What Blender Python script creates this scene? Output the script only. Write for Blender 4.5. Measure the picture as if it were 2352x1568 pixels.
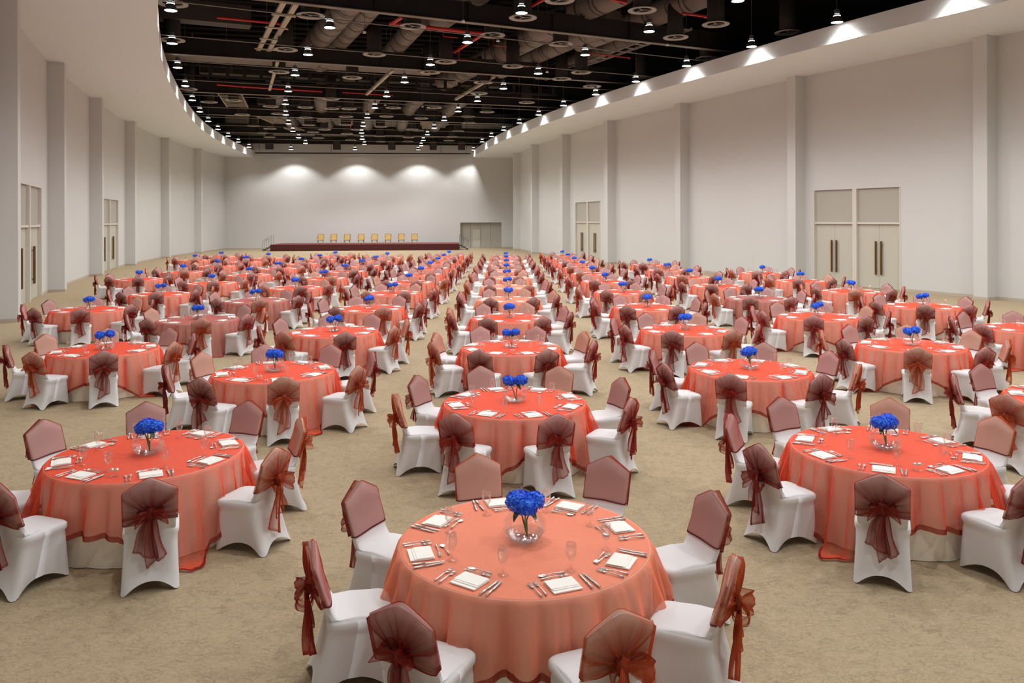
import bpy, math, random
import numpy as np
from mathutils import Vector, Matrix

PI = math.pi
random.seed(11)
for o in list(bpy.data.objects):
    bpy.data.objects.remove(o)
SC = bpy.context.scene
COL = SC.collection

# ------------------------------------------------------------------ camera
F, CX, CY, ROLL, HC = 1800.0, 1181.2, 505.4, -0.0028, 3.107
cam_d = bpy.data.cameras.new('camera')
cam = bpy.data.objects.new('camera', cam_d)
COL.objects.link(cam)
cam_d.sensor_width = 36.0
cam_d.lens = F * 36.0 / 2352.0
cam_d.shift_x = (1176.0 - CX) / 2352.0
cam_d.shift_y = -(784.0 - CY) / 2352.0
cam_d.clip_end = 400
cam.matrix_world = Matrix.Translation((0, 0, HC)) @ Matrix.Rotation(PI / 2, 4, 'X') @ Matrix.Rotation(ROLL, 4, 'Z')
SC.camera = cam

# ------------------------------------------------------------------ world, exposure
w = bpy.data.worlds.new('world'); SC.world = w
w.use_nodes = True
w.node_tree.nodes['Background'].inputs[0].default_value = (0.9, 0.92, 1, 1)
w.node_tree.nodes['Background'].inputs[1].default_value = 0.02
SC.view_settings.view_transform = 'Standard'
SC.view_settings.look = 'None'
SC.view_settings.gamma = 1.0
SC.view_settings.use_curve_mapping = False
SC.view_settings.exposure = 0.13
LAMP_W = 820.0
LAMP_COL = (1.0, 0.985, 0.965)
cy = SC.cycles
cy.max_bounces = 10; cy.diffuse_bounces = 4; cy.glossy_bounces = 3
cy.transmission_bounces = 4; cy.transparent_max_bounces = 12
cy.caustics_reflective = False; cy.caustics_refractive = False
cy.sample_clamp_indirect = 6.0
cy.use_denoising = True
cy.use_adaptive_sampling = True; cy.adaptive_threshold = 0.02

# ------------------------------------------------------------------ helpers
def srgb(r, g, b):
    f = lambda c: (c / 255 / 12.92) if c / 255 <= 0.04045 else ((c / 255 + 0.055) / 1.055) ** 2.4
    return (f(r), f(g), f(b), 1.0)

class MB:
    """collects geometry for one mesh object"""
    def __init__(s):
        s.v, s.f, s.m, s.d = [], [], [], []
        s.has_d = False
    def add(s, vs, fs, mi=0, dens=None):
        n = len(s.v)
        s.v.extend(tuple(p) for p in vs)
        s.f.extend(tuple(i + n for i in f) for f in fs)
        s.m.extend([mi] * len(fs))
        if dens is None: s.d.extend([0.0] * len(vs))
        else: s.d.extend(dens); s.has_d = True
        return s
    def box(s, c, size, mi=0, rz=0.0, mat=None):
        x, y, z = (k / 2 for k in size)
        vs = [Vector((a * x, b * y, e * z)) for e in (-1, 1) for b in (-1, 1) for a in (-1, 1)]
        M = Matrix.Translation(c) @ (mat if mat is not None else Matrix.Rotation(rz, 4, 'Z'))
        return s.add([M @ p for p in vs], [(0, 2, 3, 1), (4, 5, 7, 6), (0, 1, 5, 4), (2, 6, 7, 3), (0, 4, 6, 2), (1, 3, 7, 5)], mi)
    def hexa(s, quad, z0, z1, mi=0):
        vs = [(p[0], p[1], z0) for p in quad] + [(p[0], p[1], z1) for p in quad]
        n = len(quad)
        fs = [tuple(range(n - 1, -1, -1)), tuple(range(n, 2 * n))] + [(i, (i + 1) % n, n + (i + 1) % n, n + i) for i in range(n)]
        return s.add(vs, fs, mi)
    def grid(s, pts, nu, nv, close_u=False, mi=0, dens=None):
        fs = []
        for j in range(nv - 1):
            for i in range(nu if close_u else nu - 1):
                a = j * nu + i; b = j * nu + (i + 1) % nu
                fs.append((a, b, b + nu, a + nu))
        return s.add(pts, fs, mi, dens)
    def lathe(s, prof, n=20, c=(0, 0, 0), mi=0, cap0=False, cap1=False):
        pts = []
        for r, z in prof:
            for i in range(n):
                a = 2 * PI * i / n
                pts.append((c[0] + r * math.cos(a), c[1] + r * math.sin(a), c[2] + z))
        s.grid(pts, n, len(prof), True, mi)
        base = len(s.v) - len(pts)
        if cap0: s.f.append(tuple(base + i for i in range(n - 1, -1, -1))); s.m.append(mi)
        if cap1: s.f.append(tuple(base + (len(prof) - 1) * n + i for i in range(n))); s.m.append(mi)
        return s
    def tube(s, path, r, n=8, mi=0, caps=True):
        path = [Vector(p) for p in path]
        rs = r if isinstance(r, (list, tuple)) else [r] * len(path)
        up = None; pts = []
        for k, p in enumerate(path):
            t = (path[min(k + 1, len(path) - 1)] - path[max(k - 1, 0)]).normalized()
            if up is None:
                up = Vector((0, 0, 1)) if abs(t.z) < 0.9 else Vector((1, 0, 0))
            a = t.cross(up).normalized(); b = a.cross(t).normalized(); up = b
            for i in range(n):
                q = 2 * PI * i / n
                pts.append(p + (a * math.cos(q) + b * math.sin(q)) * rs[k])
        base = len(s.v)
        s.grid(pts, n, len(path), True, mi)
        if caps:
            s.f.append(tuple(base + i for i in range(n))); s.m.append(mi)
            e = base + (len(path) - 1) * n
            s.f.append(tuple(e + i for i in range(n - 1, -1, -1))); s.m.append(mi)
        return s
    def mesh(s, name, mats, smooth=True, dens=False):
        me = bpy.data.meshes.new(name)
        me.from_pydata(s.v, [], s.f)
        for m in (mats if isinstance(mats, (list, tuple)) else [mats]):
            me.materials.append(m)
        me.polygons.foreach_set('material_index', s.m)
        if smooth: me.polygons.foreach_set('use_smooth', [True] * len(s.f))
        if s.has_d or dens:
            at = me.attributes.new('layers_fold_shade', 'FLOAT', 'POINT')
            at.data.foreach_set('value', s.d)
        me.update()
        return me

def link(name, me, parent=None, loc=None, rz=0.0):
    o = bpy.data.objects.new(name, me)
    COL.objects.link(o)
    if parent is not None: o.parent = parent
    if loc is not None: o.location = loc
    if rz: o.rotation_euler = (0, 0, rz)
    return o
def tag(o, label, cat, group=None, kind=None):
    if label: o['label'] = label
    if cat: o['category'] = cat
    if group: o['group'] = group
    if kind: o['kind'] = kind
    return o
def struct(name, mb, mats, parent=None, smooth=False):
    o = link(name, mb.mesh(name, mats, smooth), parent)
    o['kind'] = 'structure'
    return o
def own_mat(o, m, slot=0):
    o.material_slots[slot].link = 'OBJECT'
    o.material_slots[slot].material = m
def flat_sharp(me, ang=40):
    try: me.set_sharp_from_angle(angle=math.radians(ang))
    except Exception: pass
    return me
ORD = ['first', 'second', 'third', 'fourth', 'fifth', 'sixth', 'seventh', 'eighth', 'ninth', 'tenth', 'eleventh',
       'twelfth', 'thirteenth', 'fourteenth', 'fifteenth', 'sixteenth', 'seventeenth', 'eighteenth', 'nineteenth', 'twentieth']

ORD2 = ['twenty-' + q for q in ORD[:9]] + ['thirtieth'] + ['thirty-' + q for q in ORD[:9]] + ['fortieth'] + ['forty-' + q for q in ORD[:9]] + ['fiftieth'] + ['fifty-' + q for q in ORD[:9]] + ['sixtieth'] + ['sixty-' + q for q in ORD[:9]]

# ------------------------------------------------------------------ materials
def mat(name, col, rough=0.6, metal=0.0, spec=0.5, sheen=0.0, emit=None, es=0.0):
    m = bpy.data.materials.new(name); m.use_nodes = True
    b = m.node_tree.nodes['Principled BSDF']
    b.inputs['Base Color'].default_value = col
    b.inputs['Roughness'].default_value = rough
    b.inputs['Metallic'].default_value = metal
    b.inputs['Specular IOR Level'].default_value = spec
    if sheen:
        b.inputs['Sheen Weight'].default_value = sheen
        b.inputs['Sheen Roughness'].default_value = 0.4
    if emit:
        b.inputs['Emission Color'].default_value = emit
        b.inputs['Emission Strength'].default_value = es
    return m
def nd(m, t, **kw):
    n = m.node_tree.nodes.new(t)
    for k, v in kw.items(): setattr(n, k, v)
    return n
def lk(m, a, b): m.node_tree.links.new(a, b)
def noise_tint(m, scale, amt, coord='Object', stretch=(1, 1, 1), bump=0.0, bump_d=0.01, detail=4):
    nt = m.node_tree; b = nt.nodes['Principled BSDF']
    tc = nd(m, 'ShaderNodeTexCoord'); mp = nd(m, 'ShaderNodeMapping')
    mp.inputs['Scale'].default_value = stretch
    lk(m, tc.outputs[coord], mp.inputs[0])
    nz = nd(m, 'ShaderNodeTexNoise'); nz.inputs['Scale'].default_value = scale; nz.inputs['Detail'].default_value = detail
    lk(m, mp.outputs[0], nz.inputs['Vector'])
    if amt:
        c = tuple(b.inputs['Base Color'].default_value)
        r = nd(m, 'ShaderNodeMix', data_type='RGBA')
        r.inputs[6].default_value = tuple(max(0, k * (1 - amt)) for k in c[:3]) + (1,)
        r.inputs[7].default_value = tuple(min(1, k * (1 + amt)) for k in c[:3]) + (1,)
        lk(m, nz.outputs['Fac'], r.inputs[0]); lk(m, r.outputs[2], b.inputs['Base Color'])
    if bump:
        bp = nd(m, 'ShaderNodeBump'); bp.inputs['Strength'].default_value = bump; bp.inputs['Distance'].default_value = bump_d
        lk(m, nz.outputs['Fac'], bp.inputs['Height']); lk(m, bp.outputs[0], b.inputs['Normal'])
    return m

M = {}
M['wall'] = noise_tint(mat('wall_paint', srgb(211, 211, 210), 0.75, spec=0.25), 0.6, 0.02)
M['soffit'] = noise_tint(mat('soffit_paint', srgb(232, 238, 241), 0.75, spec=0.25), 0.5, 0.015)
M['door'] = noise_tint(mat('door_paint', srgb(196, 193, 180), 0.5), 1.5, 0.02)
M['overpanel'] = noise_tint(mat('overpanel_paint', srgb(178, 174, 164), 0.45), 1.5, 0.02)
M['frame'] = mat('door_frame_paint', srgb(214, 208, 200), 0.5)
M['bronze'] = noise_tint(mat('bronze_bar', srgb(120, 88, 48), 0.38, metal=0.85), 14, 0.15)
M['base'] = mat('baseboard_paint', srgb(190, 180, 166), 0.55)
M['black'] = noise_tint(mat('void_black_paint', srgb(24, 21, 20), 0.85, spec=0.2), 2.0, 0.3)
M['deck'] = noise_tint(mat('deck_black_paint', srgb(26, 22, 21), 0.9, spec=0.15), 1.2, 0.3)
M['beam'] = noise_tint(mat('beam_dark_steel', srgb(36, 32, 31), 0.6, spec=0.3), 1.5, 0.25)
M['flange'] = noise_tint(mat('beam_flange_grey', srgb(120, 110, 102), 0.5), 2.0, 0.2)
M['duct'] = noise_tint(mat('duct_dark_grey', srgb(112, 102, 96), 0.55, spec=0.4), 1.2, 0.18)
M['ductdark'] = noise_tint(mat('duct_charcoal', srgb(66, 60, 57), 0.6, spec=0.35), 1.2, 0.2)
M['ring'] = mat('diffuser_ring_grey', srgb(148, 142, 136), 0.45)
M['redpipe'] = mat('sprinkler_red', srgb(190, 42, 36), 0.4)
M['tray'] = noise_tint(mat('cable_tray_galvanised', srgb(176, 166, 148), 0.5), 3, 0.15)
M['conduit'] = mat('conduit_grey', srgb(140, 134, 128), 0.45)
M['reflector'] = mat('lamp_aluminium', srgb(120, 122, 125), 0.3, metal=0.7)
M['lens'] = mat('lamp_lens_lit', (1, 1, 1, 1), 0.4, emit=(1.0, 0.96, 0.9, 1), es=22.0)
M['lampring'] = mat('lamp_ring_lit', (1, 1, 1, 1), 0.4, emit=(1.0, 0.97, 0.93, 1), es=5.0)
M['spandex'] = noise_tint(mat('white_spandex', srgb(226, 226, 229), 0.6, spec=0.3, sheen=0.1), 3.0, 0.02)
M['ivory'] = noise_tint(mat('ivory_damask', srgb(243, 236, 220), 0.7, sheen=0.1), 40, 0.05)
M['napkin'] = mat('napkin_white', srgb(250, 247, 242), 0.8)
M['steel'] = mat('cutlery_steel', srgb(232, 230, 228), 0.3, metal=0.85)
M['wood'] = noise_tint(mat('plywood', srgb(150, 115, 80), 0.6), 8, 0.15)
M['stem'] = mat('flower_stem_green', srgb(96, 118, 50), 0.5)
M['leaf'] = noise_tint(mat('leaf_green', srgb(44, 92, 34), 0.45), 20, 0.3)
M['gold'] = noise_tint(mat('gilt_wood', srgb(176, 138, 62), 0.35, metal=0.5), 12, 0.15)
M['goldfab'] = noise_tint(mat('gold_brocade', srgb(214, 186, 128), 0.7), 30, 0.15)
M['stageskirt'] = noise_tint(mat('stage_skirt_maroon', srgb(78, 24, 22), 0.8), 3, 0.12, stretch=(6, 6, 0.3))
M['stagetop'] = noise_tint(mat('stage_carpet_maroon', srgb(120, 56, 54), 0.9), 10, 0.1)
M['chrome'] = mat('handrail_steel', srgb(140, 140, 138), 0.3, metal=0.9)
M['track'] = mat('curtain_track_black', srgb(34, 30, 29), 0.5)
M['speaker'] = mat('speaker_black', srgb(20, 19, 20), 0.6)
M['white'] = mat('white_plastic', srgb(225, 222, 218), 0.5)

def petal_mat():
    m = mat('hydrangea_blue', srgb(20, 62, 208), 0.55, spec=0.3)
    b = m.node_tree.nodes['Principled BSDF']
    tc = nd(m, 'ShaderNodeTexCoord'); nz = nd(m, 'ShaderNodeTexNoise')
    nz.inputs['Scale'].default_value = 26; nz.inputs['Detail'].default_value = 3
    lk(m, tc.outputs['Object'], nz.inputs['Vector'])
    r = nd(m, 'ShaderNodeValToRGB')
    r.color_ramp.elements[0].position = 0.3; r.color_ramp.elements[0].color = srgb(26, 62, 214)
    r.color_ramp.elements[1].position = 0.72; r.color_ramp.elements[1].color = srgb(96, 172, 255)
    e = r.color_ramp.elements.new(0.5); e.color = srgb(40, 108, 255)
    lk(m, nz.outputs['Fac'], r.inputs[0]); lk(m, r.outputs[0], b.inputs['Base Color'])
    return m
M['petal'] = petal_mat()

def carpet_mat():
    m = mat('carpet_beige', srgb(196, 178, 148), 0.95, spec=0.1)
    b = m.node_tree.nodes['Principled BSDF']
    tc = nd(m, 'ShaderNodeTexCoord')
    def scribble(scale, rot, stretch, width):
        mp = nd(m, 'ShaderNodeMapping'); mp.inputs['Rotation'].default_value = (0, 0, rot); mp.inputs['Scale'].default_value = stretch
        lk(m, tc.outputs['Object'], mp.inputs[0])
        nz = nd(m, 'ShaderNodeTexNoise'); nz.inputs['Scale'].default_value = scale; nz.inputs['Detail'].default_value = 3; nz.inputs['Distortion'].default_value = 0.8
        lk(m, mp.outputs[0], nz.inputs['Vector'])
        a = nd(m, 'ShaderNodeMath', operation='SUBTRACT'); a.inputs[1].default_value = 0.5; lk(m, nz.outputs['Fac'], a.inputs[0])
        c = nd(m, 'ShaderNodeMath', operation='ABSOLUTE'); lk(m, a.outputs[0], c.inputs[0])
        d = nd(m, 'ShaderNodeMapRange'); d.inputs[1].default_value = 0.0; d.inputs[2].default_value = width
        d.inputs[3].default_value = 1.0; d.inputs[4].default_value = 0.0
        lk(m, c.outputs[0], d.inputs[0])
        return d.outputs[0]
    s1 = scribble(7.0, 0.5, (1, 2.0, 1), 0.026)
    s2 = scribble(8.0, -0.8, (1, 2.4, 1), 0.024)
    s3 = scribble(6.0, 1.7, (1, 1.8, 1), 0.02)
    mx = nd(m, 'ShaderNodeMath', operation='MAXIMUM'); lk(m, s1, mx.inputs[0]); lk(m, s2, mx.inputs[1])
    mx2 = nd(m, 'ShaderNodeMath', operation='MAXIMUM'); lk(m, mx.outputs[0], mx2.inputs[0]); lk(m, s3, mx2.inputs[1])
    # scribbles come and go in patches
    pn = nd(m, 'ShaderNodeTexNoise'); pn.inputs['Scale'].default_value = 6.5; pn.inputs['Detail'].default_value = 2
    lk(m, tc.outputs['Object'], pn.inputs['Vector'])
    pr = nd(m, 'ShaderNodeMapRange'); pr.inputs[1].default_value = 0.20; pr.inputs[2].default_value = 0.66
    lk(m, pn.outputs['Fac'], pr.inputs[0])
    mu = nd(m, 'ShaderNodeMath', operation='MULTIPLY'); lk(m, mx2.outputs[0], mu.inputs[0]); lk(m, pr.outputs[0], mu.inputs[1])
    m1 = nd(m, 'ShaderNodeMix', data_type='RGBA')
    m1.inputs[6].default_value = srgb(180, 162, 134); m1.inputs[7].default_value = srgb(120, 105, 84)
    mm = nd(m, 'ShaderNodeMath', operation='MULTIPLY'); mm.inputs[1].default_value = 0.6; lk(m, mu.outputs[0], mm.inputs[0])
    lk(m, mm.outputs[0], m1.inputs[0])
    fn = nd(m, 'ShaderNodeTexNoise'); fn.inputs['Scale'].default_value = 45; fn.inputs['Detail'].default_value = 3
    lk(m, tc.outputs['Object'], fn.inputs['Vector'])
    m2 = nd(m, 'ShaderNodeMix', data_type='RGBA', blend_type='MULTIPLY'); m2.inputs[0].default_value = 0.35
    lk(m, m1.outputs[2], m2.inputs[6]); lk(m, fn.outputs['Color'], m2.inputs[7])
    g = nd(m, 'ShaderNodeMapRange'); g.inputs[3].default_value = 0.80; g.inputs[4].default_value = 1.16
    lk(m, fn.outputs['Fac'], g.inputs[0])
    m3 = nd(m, 'ShaderNodeMix', data_type='RGBA', blend_type='MULTIPLY'); m3.inputs[0].default_value = 1.0
    lk(m, m1.outputs[2], m3.inputs[6]); lk(m, g.outputs[0], m3.inputs[7])
    lk(m, m3.outputs[2], b.inputs['Base Color'])
    return m
M['carpet'] = carpet_mat()

def organza(name, col, thin, base_op, trans=0.25, gloss=0.05, wrinkle=None, deep=0.6):
    """sheer shot cloth: part of the light passes through (tinted), the rest scatters; the point attribute thickens it and paints in fold shade"""
    m = bpy.data.materials.new(name); m.use_nodes = True
    nt = m.node_tree; nt.nodes.remove(nt.nodes['Principled BSDF'])
    out = nt.nodes['Material Output']
    df = nd(m, 'ShaderNodeBsdfDiffuse'); df.inputs[0].default_value = col
    tl = nd(m, 'ShaderNodeBsdfTranslucent'); tl.inputs[0].default_value = col
    gl = nd(m, 'ShaderNodeBsdfGlossy'); gl.inputs['Roughness'].default_value = 0.42; gl.inputs[0].default_value = (0.9, 0.72, 0.66, 1)
    tr = nd(m, 'ShaderNodeBsdfTransparent'); tr.inputs[0].default_value = thin
    a = nd(m, 'ShaderNodeMixShader'); a.inputs[0].default_value = trans
    lk(m, df.outputs[0], a.inputs[1]); lk(m, tl.outputs[0], a.inputs[2])
    b = nd(m, 'ShaderNodeMixShader'); b.inputs[0].default_value = gloss
    lk(m, a.outputs[0], b.inputs[1]); lk(m, gl.outputs[0], b.inputs[2])
    at = nd(m, 'ShaderNodeAttribute', attribute_name='layers_fold_shade')
    # doubled cloth and the painted-in shade of folds and pleats darken the colour
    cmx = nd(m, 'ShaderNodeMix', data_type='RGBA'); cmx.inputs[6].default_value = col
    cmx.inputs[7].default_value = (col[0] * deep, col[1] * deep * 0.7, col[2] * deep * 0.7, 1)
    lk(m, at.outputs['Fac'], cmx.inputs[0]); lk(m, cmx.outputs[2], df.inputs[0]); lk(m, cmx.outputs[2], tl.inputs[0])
    mr0 = nd(m, 'ShaderNodeMapRange'); mr0.inputs[3].default_value = 1 - base_op; mr0.inputs[4].default_value = 0.02
    lk(m, at.outputs['Fac'], mr0.inputs[0])
    # a slanting path meets more threads: open share = gap ** (1 / cos)
    lw = nd(m, 'ShaderNodeLayerWeight'); lw.inputs[0].default_value = 0.5
    cs = nd(m, 'ShaderNodeMath', operation='SUBTRACT'); cs.inputs[0].default_value = 1.0; lk(m, lw.outputs['Facing'], cs.inputs[1])
    cm = nd(m, 'ShaderNodeMath', operation='MAXIMUM'); cm.inputs[1].default_value = 0.2; lk(m, cs.outputs[0], cm.inputs[0])
    iv = nd(m, 'ShaderNodeMath', operation='DIVIDE'); iv.inputs[0].default_value = 1.0; lk(m, cm.outputs[0], iv.inputs[1])
    pw = nd(m, 'ShaderNodeMath', operation='POWER'); lk(m, mr0.outputs[0], pw.inputs[0]); lk(m, iv.outputs[0], pw.inputs[1])
    mr = nd(m, 'ShaderNodeMath', operation='SUBTRACT'); mr.inputs[0].default_value = 1.0; lk(m, pw.outputs[0], mr.inputs[1])
    c = nd(m, 'ShaderNodeMixShader'); lk(m, mr.outputs[0], c.inputs[0])
    lk(m, tr.outputs[0], c.inputs[1]); lk(m, b.outputs[0], c.inputs[2])
    lk(m, c.outputs[0], out.inputs[0])
    if wrinkle:
        tc = nd(m, 'ShaderNodeTexCoord'); nz = nd(m, 'ShaderNodeTexNoise')
        mp = nd(m, 'ShaderNodeMapping'); mp.inputs['Scale'].default_value = wrinkle[1]
        lk(m, tc.outputs['Object'], mp.inputs[0])
        nz.inputs['Scale'].default_value = wrinkle[0]; nz.inputs['Detail'].default_value = 5; nz.inputs['Distortion'].default_value = 1.2
        lk(m, mp.outputs[0], nz.inputs['Vector'])
        bp = nd(m, 'ShaderNodeBump'); bp.inputs['Strength'].default_value = wrinkle[2]; bp.inputs['Distance'].default_value = 0.02
        lk(m, nz.outputs['Fac'], bp.inputs['Height'])
        for s_ in (df, tl, gl): lk(m, bp.outputs[0], s_.inputs['Normal'])
    return m
M['coral'] = organza('coral_organza', srgb(255, 150, 120), (1.0, 0.90, 0.86, 1), 0.40, 0.06, 0.03, (13.0, (1, 1, 0.25), 0.55))
M['redcoral'] = organza('red_coral_organza', srgb(248, 88, 62), (1.0, 0.92, 0.88, 1), 0.31, 0.06, 0.03, (13.0, (1, 1, 0.25), 0.55))
M['mauvecloth'] = organza('dusty_coral_organza', srgb(190, 104, 98), (1.0, 0.84, 0.80, 1), 0.42, 0.08, 0.05, (13.0, (1, 1, 0.25), 0.55))
M['maroon'] = organza('maroon_organza', srgb(146, 32, 24), (1.0, 0.84, 0.80, 1), 0.17, 0.25, 0.04, (9.0, (0.6, 0.6, 3.0), 0.25))
M['rust'] = organza('rust_organza', srgb(200, 84, 42), (1.0, 0.88, 0.8, 1), 0.17, 0.25, 0.04, (9.0, (0.6, 0.6, 3.0), 0.25))
M['clothhem'] = organza('cloth_hem_dark_red', srgb(152, 36, 24), (1.0, 0.6, 0.5, 1), 0.62, 0.1, 0.04)
M['sashhem'] = organza('sash_hem_maroon', srgb(92, 20, 20), (0.9, 0.5, 0.5, 1), 0.7, 0.1, 0.04)
M['crimson'] = organza('crimson_organza', srgb(172, 46, 38), (1.0, 0.85, 0.82, 1), 0.17, 0.25, 0.04, (9.0, (0.6, 0.6, 3.0), 0.25))

def clear(name, tint, gloss_f=0.5, rough=0.02):
    m = bpy.data.materials.new(name); m.use_nodes = True
    nt = m.node_tree; nt.nodes.remove(nt.nodes['Principled BSDF'])
    out = nt.nodes['Material Output']
    tr = nd(m, 'ShaderNodeBsdfTransparent'); tr.inputs[0].default_value = tint
    gl = nd(m, 'ShaderNodeBsdfGlossy'); gl.inputs['Roughness'].default_value = rough; gl.inputs[0].default_value = (1, 1, 1, 1)
    fr = nd(m, 'ShaderNodeLayerWeight'); fr.inputs[0].default_value = gloss_f
    mr = nd(m, 'ShaderNodeMapRange'); mr.inputs[3].default_value = 0.04; mr.inputs[4].default_value = 0.36
    lk(m, fr.outputs['Fresnel'], mr.inputs[0])
    mx = nd(m, 'ShaderNodeMixShader'); lk(m, mr.outputs[0], mx.inputs[0])
    lk(m, tr.outputs[0], mx.inputs[1]); lk(m, gl.outputs[0], mx.inputs[2])
    lk(m, mx.outputs[0], out.inputs[0])
    return m
M['glass'] = clear('clear_glass', (0.985, 0.99, 0.99, 1), 0.35, 0.12)
M['water'] = clear('vase_water', (0.95, 0.965, 0.965, 1), 0.25, 0.01)

# ================================================================== the hall
DECK = 15.2; SOF = 10.14; FAS = 10.86
LH = [(-4.6, -4.0), (-6.6, 4.0), (-10.6, 14.2), (-15.37, 24.27), (-19.91, 34.7), (-23.5, 44.7), (-26.7, 55.2), (-29.1, 66.1), (-30.3, 75.9), (-31.3, 86.1)]
RH = [(33.4, -4.0), (30.2, 5.5), (26.2, 13.8), (22.2, 21.9), (18.05, 29.9), (13.75, 38.3), (10.0, 47.2), (6.6, 55.4), (3.95, 64.3), (1.65, 72.8), (-0.05, 81.8), (-0.7, 88.2)]
def dir_at(P, i):
    a = Vector(P[max(0, i - 1)]); b = Vector(P[min(len(P) - 1, i + 1)])
    return (b - a).normalized()
def outer(P, side, off):
    r = []
    for i, p in enumerate(P):
        d = dir_at(P, i); n = Vector((-d.y, d.x)) * (1 if side == 'left' else -1)
        r.append(Vector(p) + n * off)
    return r
LP = outer(LH, 'left', 0.65); RP = outer(RH, 'right', 0.65)
LP[-1] = Vector((-31.75, 86.05)); RP[-1] = Vector((-0.15, 88.3))
LP[0].y = RP[0].y = -4.0

floor = MB()
fl = [(p.x, p.y) for p in LP] + [(p.x, p.y) for p in reversed(RP)]
floor.hexa([(-45, -8), (45, -8), (45, 95), (-45, 95)], -0.2, 0.0)
struct('floor', floor, M['carpet'])

# door openings: side -> list of (segment index, fraction start, fraction end)
def seg_frac(P, i, d):
    a, b = P[i], P[i + 1]
    return (d - a.y) / (b.y - a.y)
DOORZ, TOPZ = 2.9, 4.5
doors = {'left': [(3, 27.5, 32.75), (5, 47.4, 52.6)], 'right': [(4, 33.9, 38.15), (7, 58.3, 63.3)]}
def wall_mesh(P, side):
    mb = MB(); inn = 1 if side == 'left' else -1
    for i in range(len(P) - 1):
        a, b = P[i], P[i + 1]
        d = (b - a).normalized(); n = Vector((-d.y, d.x)) * (1 if side == 'left' else -1)   # outward
        cuts = []
        for k, d0, d1 in doors[side]:
            if k == i: cuts.append((seg_frac(P, i, d0), seg_frac(P, i, d1)))
        def slab(f0, f1, z0, z1):
            p, q = a.lerp(b, f0), a.lerp(b, f1)
            mb.hexa([(p.x, p.y), (q.x, q.y), (q.x + n.x * 0.4, q.y + n.y * 0.4), (p.x + n.x * 0.4, p.y + n.y * 0.4)], z0, z1)
        e0, e1 = 0.0, 1.0
        for f0, f1 in cuts:
            slab(e0, f0, 0, SOF); slab(f0, f1, TOPZ, SOF); e0 = f1
        slab(e0, e1, 0, SOF)
    return mb
struct('wall_left', wall_mesh(LP, 'left'), M['wall'])
struct('wall_right', wall_mesh(RP, 'right'), M['wall'])
# back wall with the loading niche near its right end
BA, BB = Vector((-31.75, 86.05)), Vector((-0.15, 88.3))
bd = (BB - BA).normalized(); bn = Vector((-bd.y, bd.x))
def bpt(x): return BA.lerp(BB, (x - BA.x) / (BB.x - BA.x))
N0, N1, NZ = -6.05, -1.45, 2.85
bw = MB()
def bslab(x0, x1, z0, z1, y0=0.0, y1=0.5):
    p, q = bpt(x0), bpt(x1)
    bw.hexa([tuple(p + bn * y0), tuple(q + bn * y0), tuple(q + bn * y1), tuple(p + bn * y1)], z0, z1)
bslab(-34, N0, 0, DECK, 0, 1.1); bslab(N1, 3, 0, DECK, 0, 1.1); bslab(N0, N1, NZ, DECK, 0, 1.1)
struct('wall_back', bw, M['wall'])
rw = MB(); rw.hexa([(-12, -4.4), (36, -4.4), (36, -4.0), (-12, -4.0)], 0, DECK)
struct('wall_front', rw, M['wall'])
# the black-painted void above the soffit
uw = MB()
for P, sg in ((LP, 1), (RP, -1)):
    for i in range(len(P) - 1):
        a, b = P[i], P[i + 1]
        d = (b - a).normalized(); n = Vector((-d.y, d.x)) * sg
        uw.hexa([tuple(a), tuple(b), tuple(b + n * 0.4), tuple(a + n * 0.4)], SOF + 0.12, DECK)
struct('wall_void', uw, M['black'])
dk = MB()
dk.hexa([(-45, -8), (45, -8), (45, 95), (-45, 95)], DECK, DECK + 0.3)
struct('ceiling', dk, M['deck'])
rib = MB()
for k in range(46):
    y = 20 + k * 1.55
    rib.hexa([(-45, y), (45, y + 30 - k * 0.5), (45, y + 30.25 - k * 0.5), (-45, y + 0.25)], DECK - 0.18, DECK)
rb = struct('trim_40', rib, M['deck'])

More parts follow.
